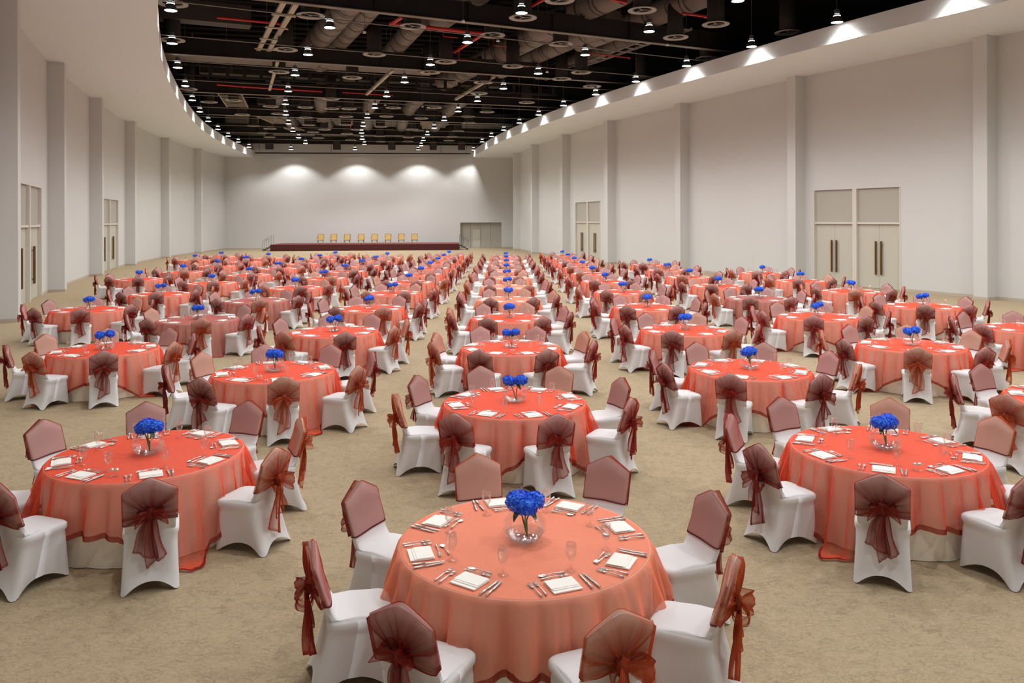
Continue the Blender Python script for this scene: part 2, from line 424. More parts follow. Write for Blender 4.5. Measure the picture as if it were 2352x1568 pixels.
# curved soffits with their upright fascia
SL = [(4.2, -4.0), (1.2, 2.0), (-2.4, 8.4), (-6.6, 16.0), (-11.4, 25.0), (-12.45, 27.4), (-13.85, 30.6), (-15.05, 33.4), (-16.25, 36.4), (-18.0, 41.2), (-19.6, 45.9), (-21.6, 51.9), (-23.4, 58.0), (-24.85, 63.6), (-26.1, 69.6), (-27.2, 75.6), (-28.0, 80.8), (-28.6, 86.29)]
SR = [(26.5, -4.0), (23.6, 8.0), (19.9, 17.0), (16.05, 25.1), (13.95, 29.0), (12.95, 30.95), (11.75, 33.4), (10.75, 35.6), (9.35, 38.7), (8.45, 40.8), (6.7, 45.0), (4.95, 49.5), (3.55, 53.3), (1.95, 58.3), (0.45, 63.6), (-0.9, 68.8), (-2.05, 73.6), (-2.95, 78.2), (-3.75, 82.8), (-4.7, 87.98)]
def soffit(inner, wallP, side):
    mb = MB()
    # resample both borders
    def resample(P, n):
        P = [Vector(p) for p in P]; L = [0]
        for i in range(1, len(P)): L.append(L[-1] + (P[i] - P[i - 1]).length)
        r = []
        for k in range(n):
            s = L[-1] * k / (n - 1)
            j = max(i for i in range(len(L)) if L[i] <= s + 1e-9); j = min(j, len(P) - 2)
            r.append(P[j].lerp(P[j + 1], (s - L[j]) / (L[j + 1] - L[j])))
        return r
    n = 70
    I = resample(inner, n); W = resample([tuple(p) for p in wallP], n)
    sm = I[:]
    for _ in range(3):
        sm = [sm[0]] + [(sm[i - 1] + sm[i] * 2 + sm[i + 1]) / 4 for i in range(1, n - 1)] + [sm[-1]]
    I = sm
    pts = []
    for k in range(n):
        d = (I[min(k + 1, n - 1)] - I[max(k - 1, 0)]).normalized(); nn = Vector((-d.y, d.x)) * (1 if side == 'left' else -1)
        a, b = I[k], W[k]; b2 = b + nn * 0.3; c = a + nn * 0.12
        pts += [(b2.x, b2.y, SOF), (a.x, a.y, SOF), (a.x, a.y, FAS), (c.x, c.y, FAS), (c.x, c.y, SOF + 0.12), (b2.x, b2.y, SOF + 0.12)]
    mb.grid(pts, 6, n, True)
    return mb, I
ms, IL = soffit(SL, LP, 'left'); struct('ceiling_soffit', ms, M['soffit'])
ms, IR = soffit(SR, RP, 'right'); struct('ceiling_soffit', ms, M['soffit'])

# columns standing proud of the side walls
tn = 0
for P, Q, sg in ((LH, LP, 1), (RH, RP, -1)):
    for i in range(2, len(P) - 1):
        d = dir_at(P, i); n = Vector((-d.y, d.x)) * sg
        a = Vector(P[i]); tn += 1
        mb = MB(); q = [a, a + d * 0.55, a + d * 0.55 + n * 0.75, a + n * 0.75]
        mb.hexa([tuple(k) for k in q], 0, SOF + 0.02)
        struct('trim_%d' % tn, mb, M['wall'])
# baseboards
for side, P, H_, sg in (('left', LP, LH, 1), ('right', RP, RH, -1)):
    mb = MB()
    for i in range(len(P) - 1):
        a, b = P[i], P[i + 1]; d = (b - a).normalized(); n = Vector((-d.y, d.x)) * sg
        cuts = [(seg_frac(P, i, d0), seg_frac(P, i, d1)) for k, d0, d1 in doors[side] if k == i]
        e0 = 0.0; parts = []
        for f0, f1 in cuts: parts.append((e0, f0)); e0 = f1
        parts.append((e0, 1.0))
        for f0, f1 in parts:
            p, q = a.lerp(b, f0), a.lerp(b, f1)
            mb.hexa([tuple(p), tuple(p - n * 0.02), tuple(q - n * 0.02), tuple(q)], 0, 0.11)
        if 2 <= i:
            h = Vector(H_[i]); dd = dir_at(H_, i); nn = Vector((-dd.y, dd.x)) * sg
            mb.hexa([tuple(h - dd * 0.02 - nn * 0.02), tuple(h + dd * 0.57 - nn * 0.02), tuple(h + dd * 0.57 + nn * 0.66), tuple(h - dd * 0.02 + nn * 0.66)], 0, 0.11)
    struct('baseboard_%s' % side, mb, M['base'])
mb = MB()
for x0, x1 in ((-31.7, N0), (N1, -0.2)):
    p, q = bpt(x0), bpt(x1)
    mb.hexa([tuple(p), tuple(p - bn * 0.02), tuple(q - bn * 0.02), tuple(q)], 0, 0.11)
struct('baseboard_back', mb, M['base'])

# double doors with fixed panels over them
dn = 0
for side, P, sg in (('left', LP, 1), ('right', RP, -1)):
    for k, d0, d1 in doors[side]:
        a = P[k].lerp(P[k + 1], seg_frac(P, k, d0)); b = P[k].lerp(P[k + 1], seg_frac(P, k, d1))
        d = (b - a).normalized(); n = Vector((-d.y, d.x)) * sg; L = (b - a).length
        dn += 1
        root = bpy.data.objects.new('door_%d' % dn, None); COL.objects.link(root); root['kind'] = 'structure'
        ang = math.atan2(d.y, d.x)
        root.location = (a.x, a.y, 0); root.rotation_euler = (0, 0, ang)
        s = 1 if sg == 1 else -1          # local +y is outward on the left wall, inward on the right
        fr = MB()
        def bx(x0, x1, y0, y1, z0, z1, m_): m_.box(((x0 + x1) / 2, s * (y0 + y1) / 2, (z0 + z1) / 2), (x1 - x0, abs(y1 - y0), z1 - z0))
        bx(0, 0.07, -0.02, 0.4, 0, TOPZ, fr); bx(L - 0.07, L, -0.02, 0.4, 0, TOPZ, fr)
        bx(L / 2 - 0.11, L / 2 + 0.11, -0.02, 0.4, 0, TOPZ, fr)
        bx(0.07, L - 0.07, 0.02, 0.4, DOORZ - 0.02, DOORZ + 0.08, fr)
        struct('door_frame', fr, M['frame'], root)
        bay = [(0.07, L / 2 - 0.11), (L / 2 + 0.11, L - 0.07)]
        for x0, x1 in bay:
            op = MB(); bx(x0 + 0.004, x1 - 0.004, 0.1, 0.16, DOORZ + 0.085, TOPZ - 0.004, op)
            struct('over_panel', op, M['overpanel'], root)
            mid = (x0 + x1) / 2
            for u0, u1, hx in ((x0 + 0.006, mid - 0.006, mid - 0.14), (mid + 0.006, x1 - 0.006, mid + 0.14)):
                lf = MB(); bx(u0, u1, 0.12, 0.17, 0.01, DOORZ - 0.026, lf)
                leaf = struct('door_leaf', lf, M['door'], root)
                hd = MB(); bx(hx - 0.035, hx + 0.035, 0.03, 0.075, 0.62, 2.12, hd)
                for z in (0.8, 1.95): bx(hx - 0.012, hx + 0.012, 0.07, 0.125, z - 0.02, z + 0.02, hd)
                struct('door_handle', hd, M['bronze'], leaf)
# the niche: folding partition with a small service door
root = bpy.data.objects.new('door_%d' % (dn + 1), None); COL.objects.link(root); root['kind'] = 'structure'
p = bpt(N0); root.location = (p.x, p.y, 0); root.rotation_euler = (0, 0, math.atan2(bd.y, bd.x))
NL = (bpt(N1) - bpt(N0)).length
for k in range(4):
    x0, x1 = NL * k / 4 + 0.01, NL * (k + 1) / 4 - 0.01
    mb = MB(); mb.box(((x0 + x1) / 2, 0.62, NZ / 2), (x1 - x0, 0.08, NZ - 0.01))
    struct('partition_panel', mb, M['overpanel'], root)
mb = MB()
for x in (1.38, 2.22): mb.box((x, 0.565, 1.03), (0.05, 0.04, 2.06))
mb.box((1.8, 0.565, 2.08), (0.89, 0.04, 0.05)); struct('door_frame', mb, M['base'], root)
mb = MB(); mb.box((1.8, 0.568, 1.02), (0.79, 0.03, 2.03)); lf = struct('door_leaf', mb, M['door'], root)
mb = MB(); mb.tube([(2.12, 0.55, 1.0), (2.12, 0.51, 1.0), (2.0, 0.51, 1.0)], 0.012, 6); struct('door_handle', mb, M['chrome'], lf, True)

# ================================================================== overhead: lamps, beams, ducts
_li = np.array([0, 1, 3, 4, 5, 6, 7, 8, 9]); _lx = np.array([-12.63, -15.27, -19.03, -20.67, -22.38, -23.49, -24.87, -25.55, -26.5])
_ly = np.array([28.57, 34.22, 44.3, 49.72, 55.5, 60.1, 66.2, 70.9, 76.9])
_ri = np.arange(10); _rx = np.array([8.71, 6.75, 5.0, 3.4, 1.77, 0.26, -1.02, -2.15, -3.07, -3.8])
_ry = np.array([39.42, 43.6, 48.1, 52.6, 57.4, 62.2, 67.0, 72.0, 77.1, 82.1])
_pl = [np.polyfit(_li, _lx, 2), np.polyfit(_li, _ly, 1)]; _pr = [np.polyfit(_ri, _rx, 2), np.polyfit(_ri, _ry, 2)]
def hall(i, t):
    """a point of the hall's curved grid: i counts lamp rows from the front of the view, t runs from the left edge (0) to the right (1)"""
    l = Vector((np.polyval(_pl[0], i), np.polyval(_pl[1], i))); r = Vector((np.polyval(_pr[0], i), np.polyval(_pr[1], i)))
    return l.lerp(r, t)
LAMPZ = 10.8
hood = MB()
hood.lathe([(0.05, 0.52), (0.1, 0.5), (0.105, 0.34), (0.085, 0.33), (0.085, 0.27)], 14, cap0=True)
hood_me = flat_sharp(hood.mesh('driver_housing', M['reflector']))
rf = MB(); rf.lathe([(0.13, 0.24), (0.17, 0.2), (0.225, 0.03), (0.23, 0.0), (0.215, 0.0), (0.16, 0.18), (0.12, 0.22)], 20)
rf_me = flat_sharp(rf.mesh('reflector', M['reflector']))
lr = MB(); lr.lathe([(0.125, 0.268), (0.137, 0.262), (0.137, 0.242), (0.125, 0.236)], 18)
lr_me = lr.mesh('lit_collar', M['lampring'])
ln = MB(); ln.lathe([(0.212, 0.004), (0.14, -0.012), (0.0005, -0.02)], 20)
ln_me = ln.mesh('lens', M['lens'])
cb = MB(); cb.tube([(0, 0, 0.5), (0, 0, DECK - LAMPZ)], 0.012, 5)
cb_me = cb.mesh('suspension_cable', M['conduit'])
spot_d = bpy.data.lights.new('pendant_spot', 'SPOT')
spot_d.energy = LAMP_W * 1.55; spot_d.color = LAMP_COL; spot_d.spot_size = math.radians(118); spot_d.spot_blend = 0.4
edge_d = spot_d.copy(); edge_d.name = 'pendant_spot_edge'; edge_d.spot_size = math.radians(130); edge_d.energy = LAMP_W * 0.8; edge_d.shadow_soft_size = 0.28
spot_d.shadow_soft_size = 0.15
wide_d = bpy.data.lights.new('pendant_spot_wide', 'SPOT')
wide_d.energy = LAMP_W; wide_d.color = LAMP_COL; wide_d.spot_size = math.radians(165); wide_d.spot_blend = 0.5
wide_d.shadow_soft_size = 0.15
ROWN = {0: 'by the left soffit', 1: 'left of middle row', 2: 'in middle row', 3: 'right of middle row', 4: 'by the right soffit'}
counts = {}
lamp_pts = []
for i in range(-6, 11):
    for k, t in enumerate((-0.006, 0.252, 0.5, 0.748, 1.006)):
        ii = i + (0, 0, 0, 0, 0)[k]
        p = hall(ii, t)
        if p.y < -2.5 or (k == 4 and i == 9) or (i == 10 and k): continue
        if k in (0, 4):   # the outer rows hang a little inside the fascia
            E_ = IL if k == 0 else IR; best = None
            for a_, b_ in zip(E_[:-1], E_[1:]):
                d_ = b_ - a_; f_ = min(1, max(0, (p - a_).dot(d_) / d_.length_squared)); q_ = a_ + d_ * f_
                if best is None or (q_ - p).length < best[0]: best = ((q_ - p).length, q_, d_.normalized())
            n_ = Vector((best[2].y, -best[2].x)) * (1 if k == 0 else -1)
            p = best[1] + n_ * 0.42
        lamp_pts.append((k, p, 2 if (i < 9 and 1 <= k <= 3) else (1 if k in (0, 4) else 0)))
# last row washing the back wall
for k, x in enumerate((-24.2, -17.4, -10.6, -4.6)):
    p = bpt(x) - bn * 2.1; lamp_pts.append((5, p, 0))
for k, p, wide in lamp_pts:
    vis = p.y > 25.5
    r = bpy.data.objects.new('pendant_lamp', None); COL.objects.link(r); r.location = (p.x, p.y, LAMPZ)
    counts[(k, vis)] = counts.get((k, vis), 0) + 1
    n = counts[(k, vis)] - 1
    if k == 5: lab = 'lit pendant downlight close to the back wall, %s from the left' % ORD[n]
    elif vis: lab = 'lit pendant downlight %s, %s from the front' % (ROWN[k], ORD[n])
    else: lab = 'lit pendant downlight above the near tables %s, %s of its row' % (ROWN[k], ORD[n])
    tag(r, lab, 'pendant lamp', 'pendant downlights')
    link('driver_housing', hood_me, r); link('reflector', rf_me, r); link('lit_collar', lr_me, r)
    link('lens', ln_me, r); link('suspension_cable', cb_me, r)
    lo = bpy.data.objects.new('pendant_spot', (spot_d, edge_d, wide_d)[wide]); COL.objects.link(lo); lo.parent = r; lo.location = (0, 0, -0.035)

# conduits that carry each lamp row
for i in range(0, 10):
    a, b = hall(i, -0.12), hall(i, 1.1)
    mb = MB(); z = 11.15
    mb.tube([(a.x, a.y, z), (b.x, b.y, z)], 0.025, 5)
    tag(link('lamp_conduit', mb.mesh('lamp_conduit', M['conduit'])), 'thin grey conduit over the %s lamp row from the front' % ORD[i], 'conduit', 'lamp row conduits')

# steel girders, built from where the photo shows their lower flanges
BZ = 11.4
beams = [((-9.19, 29.56), (10.8, 38.87)), ((-17.55, 38.74), (8.59, 48.39)), ((-21.58, 50.16), (5.86, 58.79)),
         ((-24.4, 61.0), (1.0, 68.2)), ((-27.2, 73.2), (-2.6, 78.6)), ((-29.06, 84.0), (-4.28, 87.3))]
for n, (a, b) in enumerate(beams):
    a, b = Vector(a), Vector(b); d = (b - a).normalized()
    a = a - d * (14 if n == 0 else 7); b = b + d * 9
    if n == 5: b = b - d * 6
    ang = math.atan2(d.y, d.x); c = (a + b) / 2; L = (b - a).length
    r = bpy.data.objects.new('roof_girder', None); COL.objects.link(r); r.location = (c.x, c.y, BZ); r.rotation_euler = (0, 0, ang)
    tag(r, 'dark steel roof girder crossing the ceiling, %s from the front' % ORD[n], 'girder', 'roof girders', 'structure')
    wb = MB(); wb.box((0, 0, 0.42), (L, 0.05, 0.8)); link('web', wb.mesh('web', M['beam'], False), r)['kind'] = 'structure'
    fb = MB(); fb.box((0, 0, 0.01), (L, 0.3, 0.03)); link('lower_flange', fb.mesh('lower_flange', M['flange'], False), r)['kind'] = 'structure'
    ft = MB(); ft.box((0, 0, 0.835), (L, 0.3, 0.03)); link('upper_flange', ft.mesh('upper_flange', M['beam'], False), r)['kind'] = 'structure'
    st = MB()
    for k in range(int(L / 4)):
        st.box((-L / 2 + 2 + k * 4, 0, 0.42), (0.02, 0.26, 0.79))
    s_ = link('stiffener', st.mesh('stiffener', M['beam'], False), r); s_['kind'] = 'structure'

# big round air ducts following the curve of the hall
def duct(i0, i1, t0, z, rad, label, m, rings=True, t1=None):
    t1 = t0 if t1 is None else t1
    n = max(6, int((i1 - i0) * 3))
    path = []
    for k in range(n + 1):
        f = k / n; p = hall(i0 + (i1 - i0) * f, t0 + (t1 - t0) * f); path.append(Vector((p.x, p.y, z)))
    mb = MB(); mb.tube(path, rad, 18)
    o = flat_sharp(mb.mesh('air_duct', m)); o = link('air_duct', o); tag(o, label, 'air duct', 'round air ducts')
    if rings:
        rb_ = MB()
        for k in range(1, n):
            t = (path[k + 1] - path[k - 1]).normalized()
            rb_.tube([path[k] - t * 0.04, path[k] + t * 0.04], rad * 1.045, 18, caps=False)
            rb_.tube([path[k] + t * 0.3, path[k] + t * 0.34], rad * 1.03, 18, caps=False)
        link('joint_ring', rb_.mesh('joint_ring', M['ductdark']), o)['kind'] = 'stuff'
def at(px, py, z):
    a_, b_ = (px - CX) / F, (py - CY) / F
    c_, s_ = math.cos(ROLL), math.sin(ROLL)
    u_, v_ = a_ * c_ + b_ * s_, -a_ * s_ + b_ * c_
    Y = (HC - z) / v_
    return Vector((u_ * Y, Y))
def straight_duct(p, q, z, rad, label, ext=0.35):
    a, b = at(p[0], p[1], z), at(q[0], q[1], z); d = b - a; a, b = a - d * ext, b + d * ext; L = (b - a).length; d.normalize()
    n = max(3, int(L / 1.3)); path = [Vector((a.x + d.x * L * k / n, a.y + d.y * L * k / n, z)) for k in range(n + 1)]
    mb = MB(); mb.tube(path, rad, 20); o = link('air_duct', flat_sharp(mb.mesh('air_duct', M['duct']))); tag(o, label, 'air duct', 'round air ducts')
    rm = MB(); d3 = Vector((d.x, d.y, 0))
    for k in range(1, n):
        rm.tube([path[k] - d3 * 0.04, path[k] + d3 * 0.04], rad * 1.04, 20, caps=False)
        if k % 2: rm.tube([path[k] + d3 * 0.3, path[k] + d3 * 0.36], rad * 1.035, 20, caps=False)
    link('joint_ring', rm.mesh('joint_ring', M['ductdark']), o)['kind'] = 'stuff'
for p, q, rad, lab in (((786, 25), (717, 107), 0.60, 'wide round duct of the left pair behind the front girder'),
                       ((842, 25), (756, 122), 0.50, 'narrower round duct right of the left pair'),
                       ((1250, 70), (1066, 163), 0.64, 'widest round duct in the middle behind the front girder'),
                       ((1345, 76), (1193, 143), 0.52, 'round duct just right of the widest middle duct'),
                       ((1430, 92), (1300, 150), 0.46, 'third round duct right of the widest middle duct'),
                       ((1385, 0), (1270, 52), 0.60, 'round duct before the front girder, right of the middle lamp'),
                       ((1496, 34), (1370, 82), 0.55, 'round duct before the front girder, below the right diffusers'),
                       ((1080, -8), (1026, 30), 0.60, 'round duct before the front girder at the top of the view'),
                       ((950, 62), (900, 118), 0.50, 'round duct beside the red pipe bend'),
                       ((1600, -5), (1500, 36), 0.55, 'round duct nearest the right soffit')):
    straight_duct(p, q, 12.75, rad, lab)
for k, t in enumerate((0.22, 0.36, 0.52, 0.66, 0.8)):
    duct(4.3, 9.3, t, 12.35, 0.55, 'round duct over the rear half of the hall, %s from the left' % ORD[k], M['duct'])
# flat duct and joist band at the left front
def bar(name, a, b, sec, z, m, label, cat, group=None):
    a, b = Vector(a), Vector(b); d = b - a; mb = MB()
    mb.box((0, 0, 0), (d.length, sec[0], sec[1]))
    o = link(name, mb.mesh(name, m, False)); c = (a + b) / 2
    o.location = (c.x, c.y, z); o.rotation_euler = (0, 0, math.atan2(d.y, d.x)); tag(o, label, cat, group); return o
a, b = hall(0.15, -0.1), hall(0.15, 0.14); bar('flat_duct', a, b, (1.3, 0.6), 12.7, M['duct'], 'flat rectangular duct near the left front of the ceiling', 'air duct')
a, b = hall(1.25, -0.1), hall(1.25, 0.15); bar('flat_duct', a, b, (0.9, 0.9), 12.6, M['ductdark'], 'dark rectangular duct behind the flat front duct', 'air duct')
a, b = hall(2.95, -0.09), hall(2.95, 0.62); bar('flat_duct', a, b, (1.7, 0.5), 12.6, M['duct'], 'wide flat duct crossing behind the second girder', 'air duct')
a, b = hall(7.9, 0.1), hall(7.9, 0.9); bar('flat_duct', a, b, (1.2, 0.5), 13.95, M['ductdark'], 'flat duct crossing above the rear of the hall', 'air duct')
a, b = hall(5.2, 0.0), hall(5.2, 0.95); bar('flat_duct', a, b, (1.0, 0.5), 13.95, M['ductdark'], 'flat duct crossing behind the third girder', 'air duct')
# cable ladders
def ladder(p0, p1, wdt, z, label, step=1.1, m='tray', vert=False, rail=0.05, rung=0.09):
    a, b = Vector(p0), Vector(p1); d = b - a; L = d.length
    r = bpy.data.objects.new('cable_ladder', None); COL.objects.link(r); c = (a + b) / 2
    r.location = (c.x, c.y, z); r.rotation_euler = (0, 0, math.atan2(d.y, d.x)); tag(r, label, 'cable ladder', 'cable ladders')
    for s in (-1, 1):
        mb = MB(); mb.box((0, 0 if vert else s * wdt / 2, s * wdt / 2 if vert else 0), (L, rail, 0.12)); link('side_rail', mb.mesh('side_rail', M[m], False), r)
    mb = MB(); k = 0; x = -L / 2 + 0.2
    one = MB(); one.box((0, 0, -0.07 if rail > 0.1 else 0), (rung, 0.04 if vert else wdt + (0.5 if rail > 0.1 else 0), wdt if vert else 0.05)); me = one.mesh('rung', M[m], False)
    while x < L / 2:
        o = link('rung', me, r, (x, 0, 0)); x += step
    mb = MB()
    for k in range(max(2, int(L / 3))):
        x = -L / 2 + (k + 0.5) * L / max(2, int(L / 3)); mb.tube([(x, 0, 0.05), (x, 0, DECK - z)], 0.012, 4)
    link('hanger_rod', mb.mesh('hanger_rod', M['conduit']), r)
ladder(at(672, -5, 11.9), at(604, 118, 11.9), 0.5, 11.9, 'beige twin cable tray behind the front girder at left', 2.4, rail=0.22, rung=0.16)
ladder(hall(4.4, 0.1), hall(5.6, 0.1), 1.5, 11.7, 'beige cable ladder behind the third girder at left', 0.7)
ladder(hall(6.4, 0.16), hall(7.4, 0.2), 1.3, 11.7, 'beige cable ladder behind the fourth girder at left', 0.6)
ladder(hall(8.0, 0.22), hall(8.8, 0.26), 1.2, 11.7, 'beige cable ladder far back at left', 0.6)
ladder(hall(6.6, 0.74), hall(7.6, 0.76), 1.2, 11.7, 'grey cable ladder far back at right', 0.6)
ladder(hall(-0.4, 0.93), hall(2.6, 0.9), 0.7, 12.1, 'grey cable ladder beside the right soffit', 0.9, 'conduit')
ladder(hall(3.2, -0.1), hall(3.2, 1.0), 0.6, 11.95, 'dark open-web joist crossing behind the second girder', 0.95, 'beam', True, rung=0.2)
# pale struts between second and third girder
for k, (i0, i1, t0, t1) in enumerate(((2.0, 3.75, 0.215, 0.21), (2.05, 3.75, 0.475, 0.47), (2.0, 3.8, 0.725, 0.73))):
    a, b = hall(i0, t0), hall(i1, t1)
    bar('steel_strut', a, b, (0.16, 0.14), 11.5, M['tray'], 'pale steel strut between two girders, %s from the left' % ORD[k], 'strut', 'pale struts')
# red sprinkler pipes
def pipe(pts, label, r=0.05, m='redpipe'):
    path = []
    for i, t, z in pts:
        p = hall(i, t); path.append((p.x, p.y, z))
    mb = MB()
    for k in range(len(path) - 1): mb.tube([path[k], path[k + 1]], r, 8)
    tag(link('sprinkler_pipe', mb.mesh('sprinkler_pipe', M[m])), label, 'pipe', 'red sprinkler pipes')
def pipe_px(pts, z, label, r):
    path = [(q.x, q.y, z) for q in (at(px, py, z) for px, py in pts)]
    mb = MB()
    for k in range(len(path) - 1): mb.tube([path[k], path[k + 1]], r, 8)
    mb.lathe([(r * 1.5, -0.06), (r * 1.5, 0.06)], 8, path[1], cap0=True, cap1=True)
    tag(link('sprinkler_pipe', mb.mesh('sprinkler_pipe', M['redpipe'])), label, 'pipe', 'red sprinkler pipes')
pipe_px([(925, 38), (900, 54), (1112, 77), (1044, 119)], 11.95, 'bright red pipe with two bends behind the front girder', 0.085)
pipe_px([(498, 40), (640, 54)], 12.0, 'red pipe over the left end of the front bay', 0.06)
pipe_px([(1220, 14), (1262, -8)], 11.9, 'short red pipe beside the top middle lamp', 0.07)
pipe_px([(1400, -2), (1436, 5)], 11.9, 'short red pipe at the top beside the right ducts', 0.06)
pipe_px([(1566, 30), (1622, 38)], 12.0, 'red pipe between the right diffusers', 0.06)
pipe_px([(1350, 122), (1446, 133)], 12.0, 'thin red pipe beside the right cable ladder', 0.035)
pipe_px([(498, 194), (560, 199), (740, 210)], 11.75, 'red pipe at left just before the third girder', 0.06)
pipe_px([(786, 212), (900, 219)], 11.75, 'red pipe in the middle just before the third girder', 0.05)
pipe_px([(808, 278), (803, 300), (816, 330)], 11.9, 'red pipe running back above the middle lamps', 0.06)
for k, (i, t) in enumerate(((0.6, 0.5), (0.75, 0.62), (1.5, 0.6), (1.6, 0.75), (2.3, 0.55), (0.4, 0.4))):
    pipe([(i, t, 12.4), (i, t, 11.75), (i, t + 0.03, 11.75)], 'small red drop pipe near the ducts, %s of the set' % ORD[k], 0.022)
# duct drops ending in round ceiling diffusers
DZ = 11.25
dd_ = MB(); dd_.lathe([(0.36, 0.05), (0.36, 1.5)], 18, cap1=True); dd_me = dd_.mesh('drop_duct', M['ductdark'])
dr_ = MB(); dr_.lathe([(0.56, 0.0), (0.57, 0.03), (0.4, 0.07), (0.36, 0.05), (0.38, 0.02), (0.56, 0.0)], 22); dr_me = flat_sharp(dr_.mesh('diffuser_ring', M['ring']))
sp_ = MB()
for k in range(3): sp_.box((0.185 * math.cos(k * 2.094), 0.185 * math.sin(k * 2.094), 0.035), (0.37, 0.03, 0.02), rz=k * 2.094)
sp_.lathe([(0.05, 0.02), (0.05, 0.05)], 10, cap0=True); sp_me = sp_.mesh('spoke', M['ring'], False)
diff_px = [(396, 10), (395, 93), (656, 115), (713, 37), (860, 126), (809, 179), (641, 166), (1201, 42), (1285, 2), (948, 62), (1131, 82),
           (1024, 143), (1178, 153), (1288, 102), (988, 167), (1335, 167), (1475, 25), (1474, 178), (1552, 87), (1644, 57), (1810, 76), (1624, 135),
           (432, 205), (480, 235), (622, 245), (762, 250), (640, 262), (760, 228), (1360, 199), (1210, 236), (1100, 215), (1290, 182), (1110, 190), (745, 298), (820, 298), (1075, 268), (960, 300), (620, 296)]
diff_px = [at(px, py, DZ) for px, py in diff_px]
for i in (4.6, 5.7, 6.9, 8.1, 9.0):
    for t in (0.11, 0.31, 0.44, 0.57, 0.69, 0.87): diff_px.append(hall(i + 0.25 * math.sin(9 * t + i), t))
diff_px.sort(key=lambda p: p.length)
for k, q in enumerate(diff_px):
    X, Y = q
    r = bpy.data.objects.new('air_diffuser', None); COL.objects.link(r); r.location = (X, Y, DZ)
    tag(r, 'round grey ring diffuser under a dark duct drop, %s from the front' % (ORD[k] if k < 20 else ORD2[k - 20]), 'diffuser', 'round ceiling diffusers')
    link('drop_duct', dd_me, r); link('diffuser_ring', dr_me, r); link('spoke', sp_me, r)
# black loudspeakers and the curtain track in front of the back wall
for k, x in enumerate((-26.6, -19.4, -13.5, -9.0, -5.9)):
    p = bpt(x) - bn * 1.6
    r = bpy.data.objects.new('loudspeaker', None); COL.objects.link(r); r.location = (p.x, p.y, 10.85); r.rotation_euler = (0, 0, math.atan2(bd.y, bd.x))
    tag(r, 'black box loudspeaker hung before the back wall, %s from the left' % ORD[k], 'loudspeaker', 'hung loudspeakers')
    mb = MB(); mb.box((0, 0, 0.5), (0.75, 0.6, 1.0)); link('cabinet', mb.mesh('cabinet', M['speaker'], False), r)
    mb = MB(); mb.box((0, -0.31, 0.5), (0.66, 0.02, 0.9)); link('grille', mb.mesh('grille', M['ductdark'], False), r)
    mb = MB(); mb.tube([(0, 0, 1.0), (0, 0, DECK - 10.85)], 0.02, 5); link('hanging_rod', mb.mesh('hanging_rod', M['conduit']), r)
a, b = bpt(-28.3) - bn * 0.9, bpt(-4.9) - bn * 0.9
r = bpy.data.objects.new('curtain_track', None); COL.objects.link(r); r.location = (0, 0, 0)
tag(r, 'long black curtain track pipe before the back wall', 'curtain track')
mb = MB(); mb.tube([(a.x, a.y, 10.5), (b.x, b.y, 10.5)], 0.07, 8); link('track_pipe', mb.mesh('track_pipe', M['track']), r)
for f in (0.02, 0.35, 0.86, 0.98):
    p = a.lerp(b, f); mb = MB(); mb.tube([(p.x, p.y, 10.5), (p.x, p.y, DECK)], 0.025, 5); link('hanging_rod', mb.mesh('hanging_rod', M['conduit']), r)
for k, (i, t, z) in enumerate(((0.35, 0.33, 11.2), (0.2, 0.58, 11.25), (-0.25, 0.47, 11.3), (-0.3, 0.9, 11.3), (4.0, 0.53, 11.0), (4.0, 0.64, 11.0), (1.2, 0.79, 11.1))):
    p = hall(i, t); r = bpy.data.objects.new('smoke_sensor', None); COL.objects.link(r); r.location = (p.x, p.y, z)
    tag(r, 'small white sensor on a thin rod under the ceiling, %s of seven' % ORD[k], 'sensor', 'white ceiling sensors')
    mb = MB(); mb.lathe([(0.03, 0.1), (0.07, 0.08), (0.08, 0.0)], 10, cap1=True, cap0=True); link('sensor_head', mb.mesh('sensor_head', M['white']), r)
    mb = MB(); mb.tube([(0, 0, 0.08), (0, 0, DECK - z)], 0.01, 4); link('rod', mb.mesh('rod', M['conduit']), r)

# ================================================================== stage with its gilt armchairs
SA, SB = Vector((-24.95, 80.1)), Vector((-5.75, 81.75)); sd = (SB - SA).normalized(); sn = Vector((-sd.y, sd.x)); SL_ = (SB - SA).length
st = bpy.data.objects.new('stage', None); COL.objects.link(st); st.location = (SA.x, SA.y, 0); st.rotation_euler = (0, 0, math.atan2(sd.y, sd.x))
tag(st, 'low maroon stage with pleated skirt before the back wall', 'stage')
SH, SD = 0.66, 5.4
mb = MB(); nseg = 160; pts = []
for z in (0.0, SH - 0.03):
    for k in range(nseg + 1):
        pts.append((SL_ * k / nseg, (0.02 if k % 2 else -0.015) if z == 0 else (0.008 if k % 2 else -0.008), z))
mb.grid(pts, nseg + 1, 2)
for x in (0, SL_): mb.add([(x, 0, 0), (x, SD, 0), (x, SD, SH - 0.03), (x, 0, SH - 0.03)], [(0, 1, 2, 3)])
link('stage_skirt', mb.mesh('stage_skirt', M['stageskirt'], False), st)
mb = MB(); mb.box((SL_ / 2, SD / 2, SH - 0.015), (SL_ + 0.04, SD + 0.04, 0.03)); link('stage_deck', mb.mesh('stage_deck', M['stagetop'], False), st)
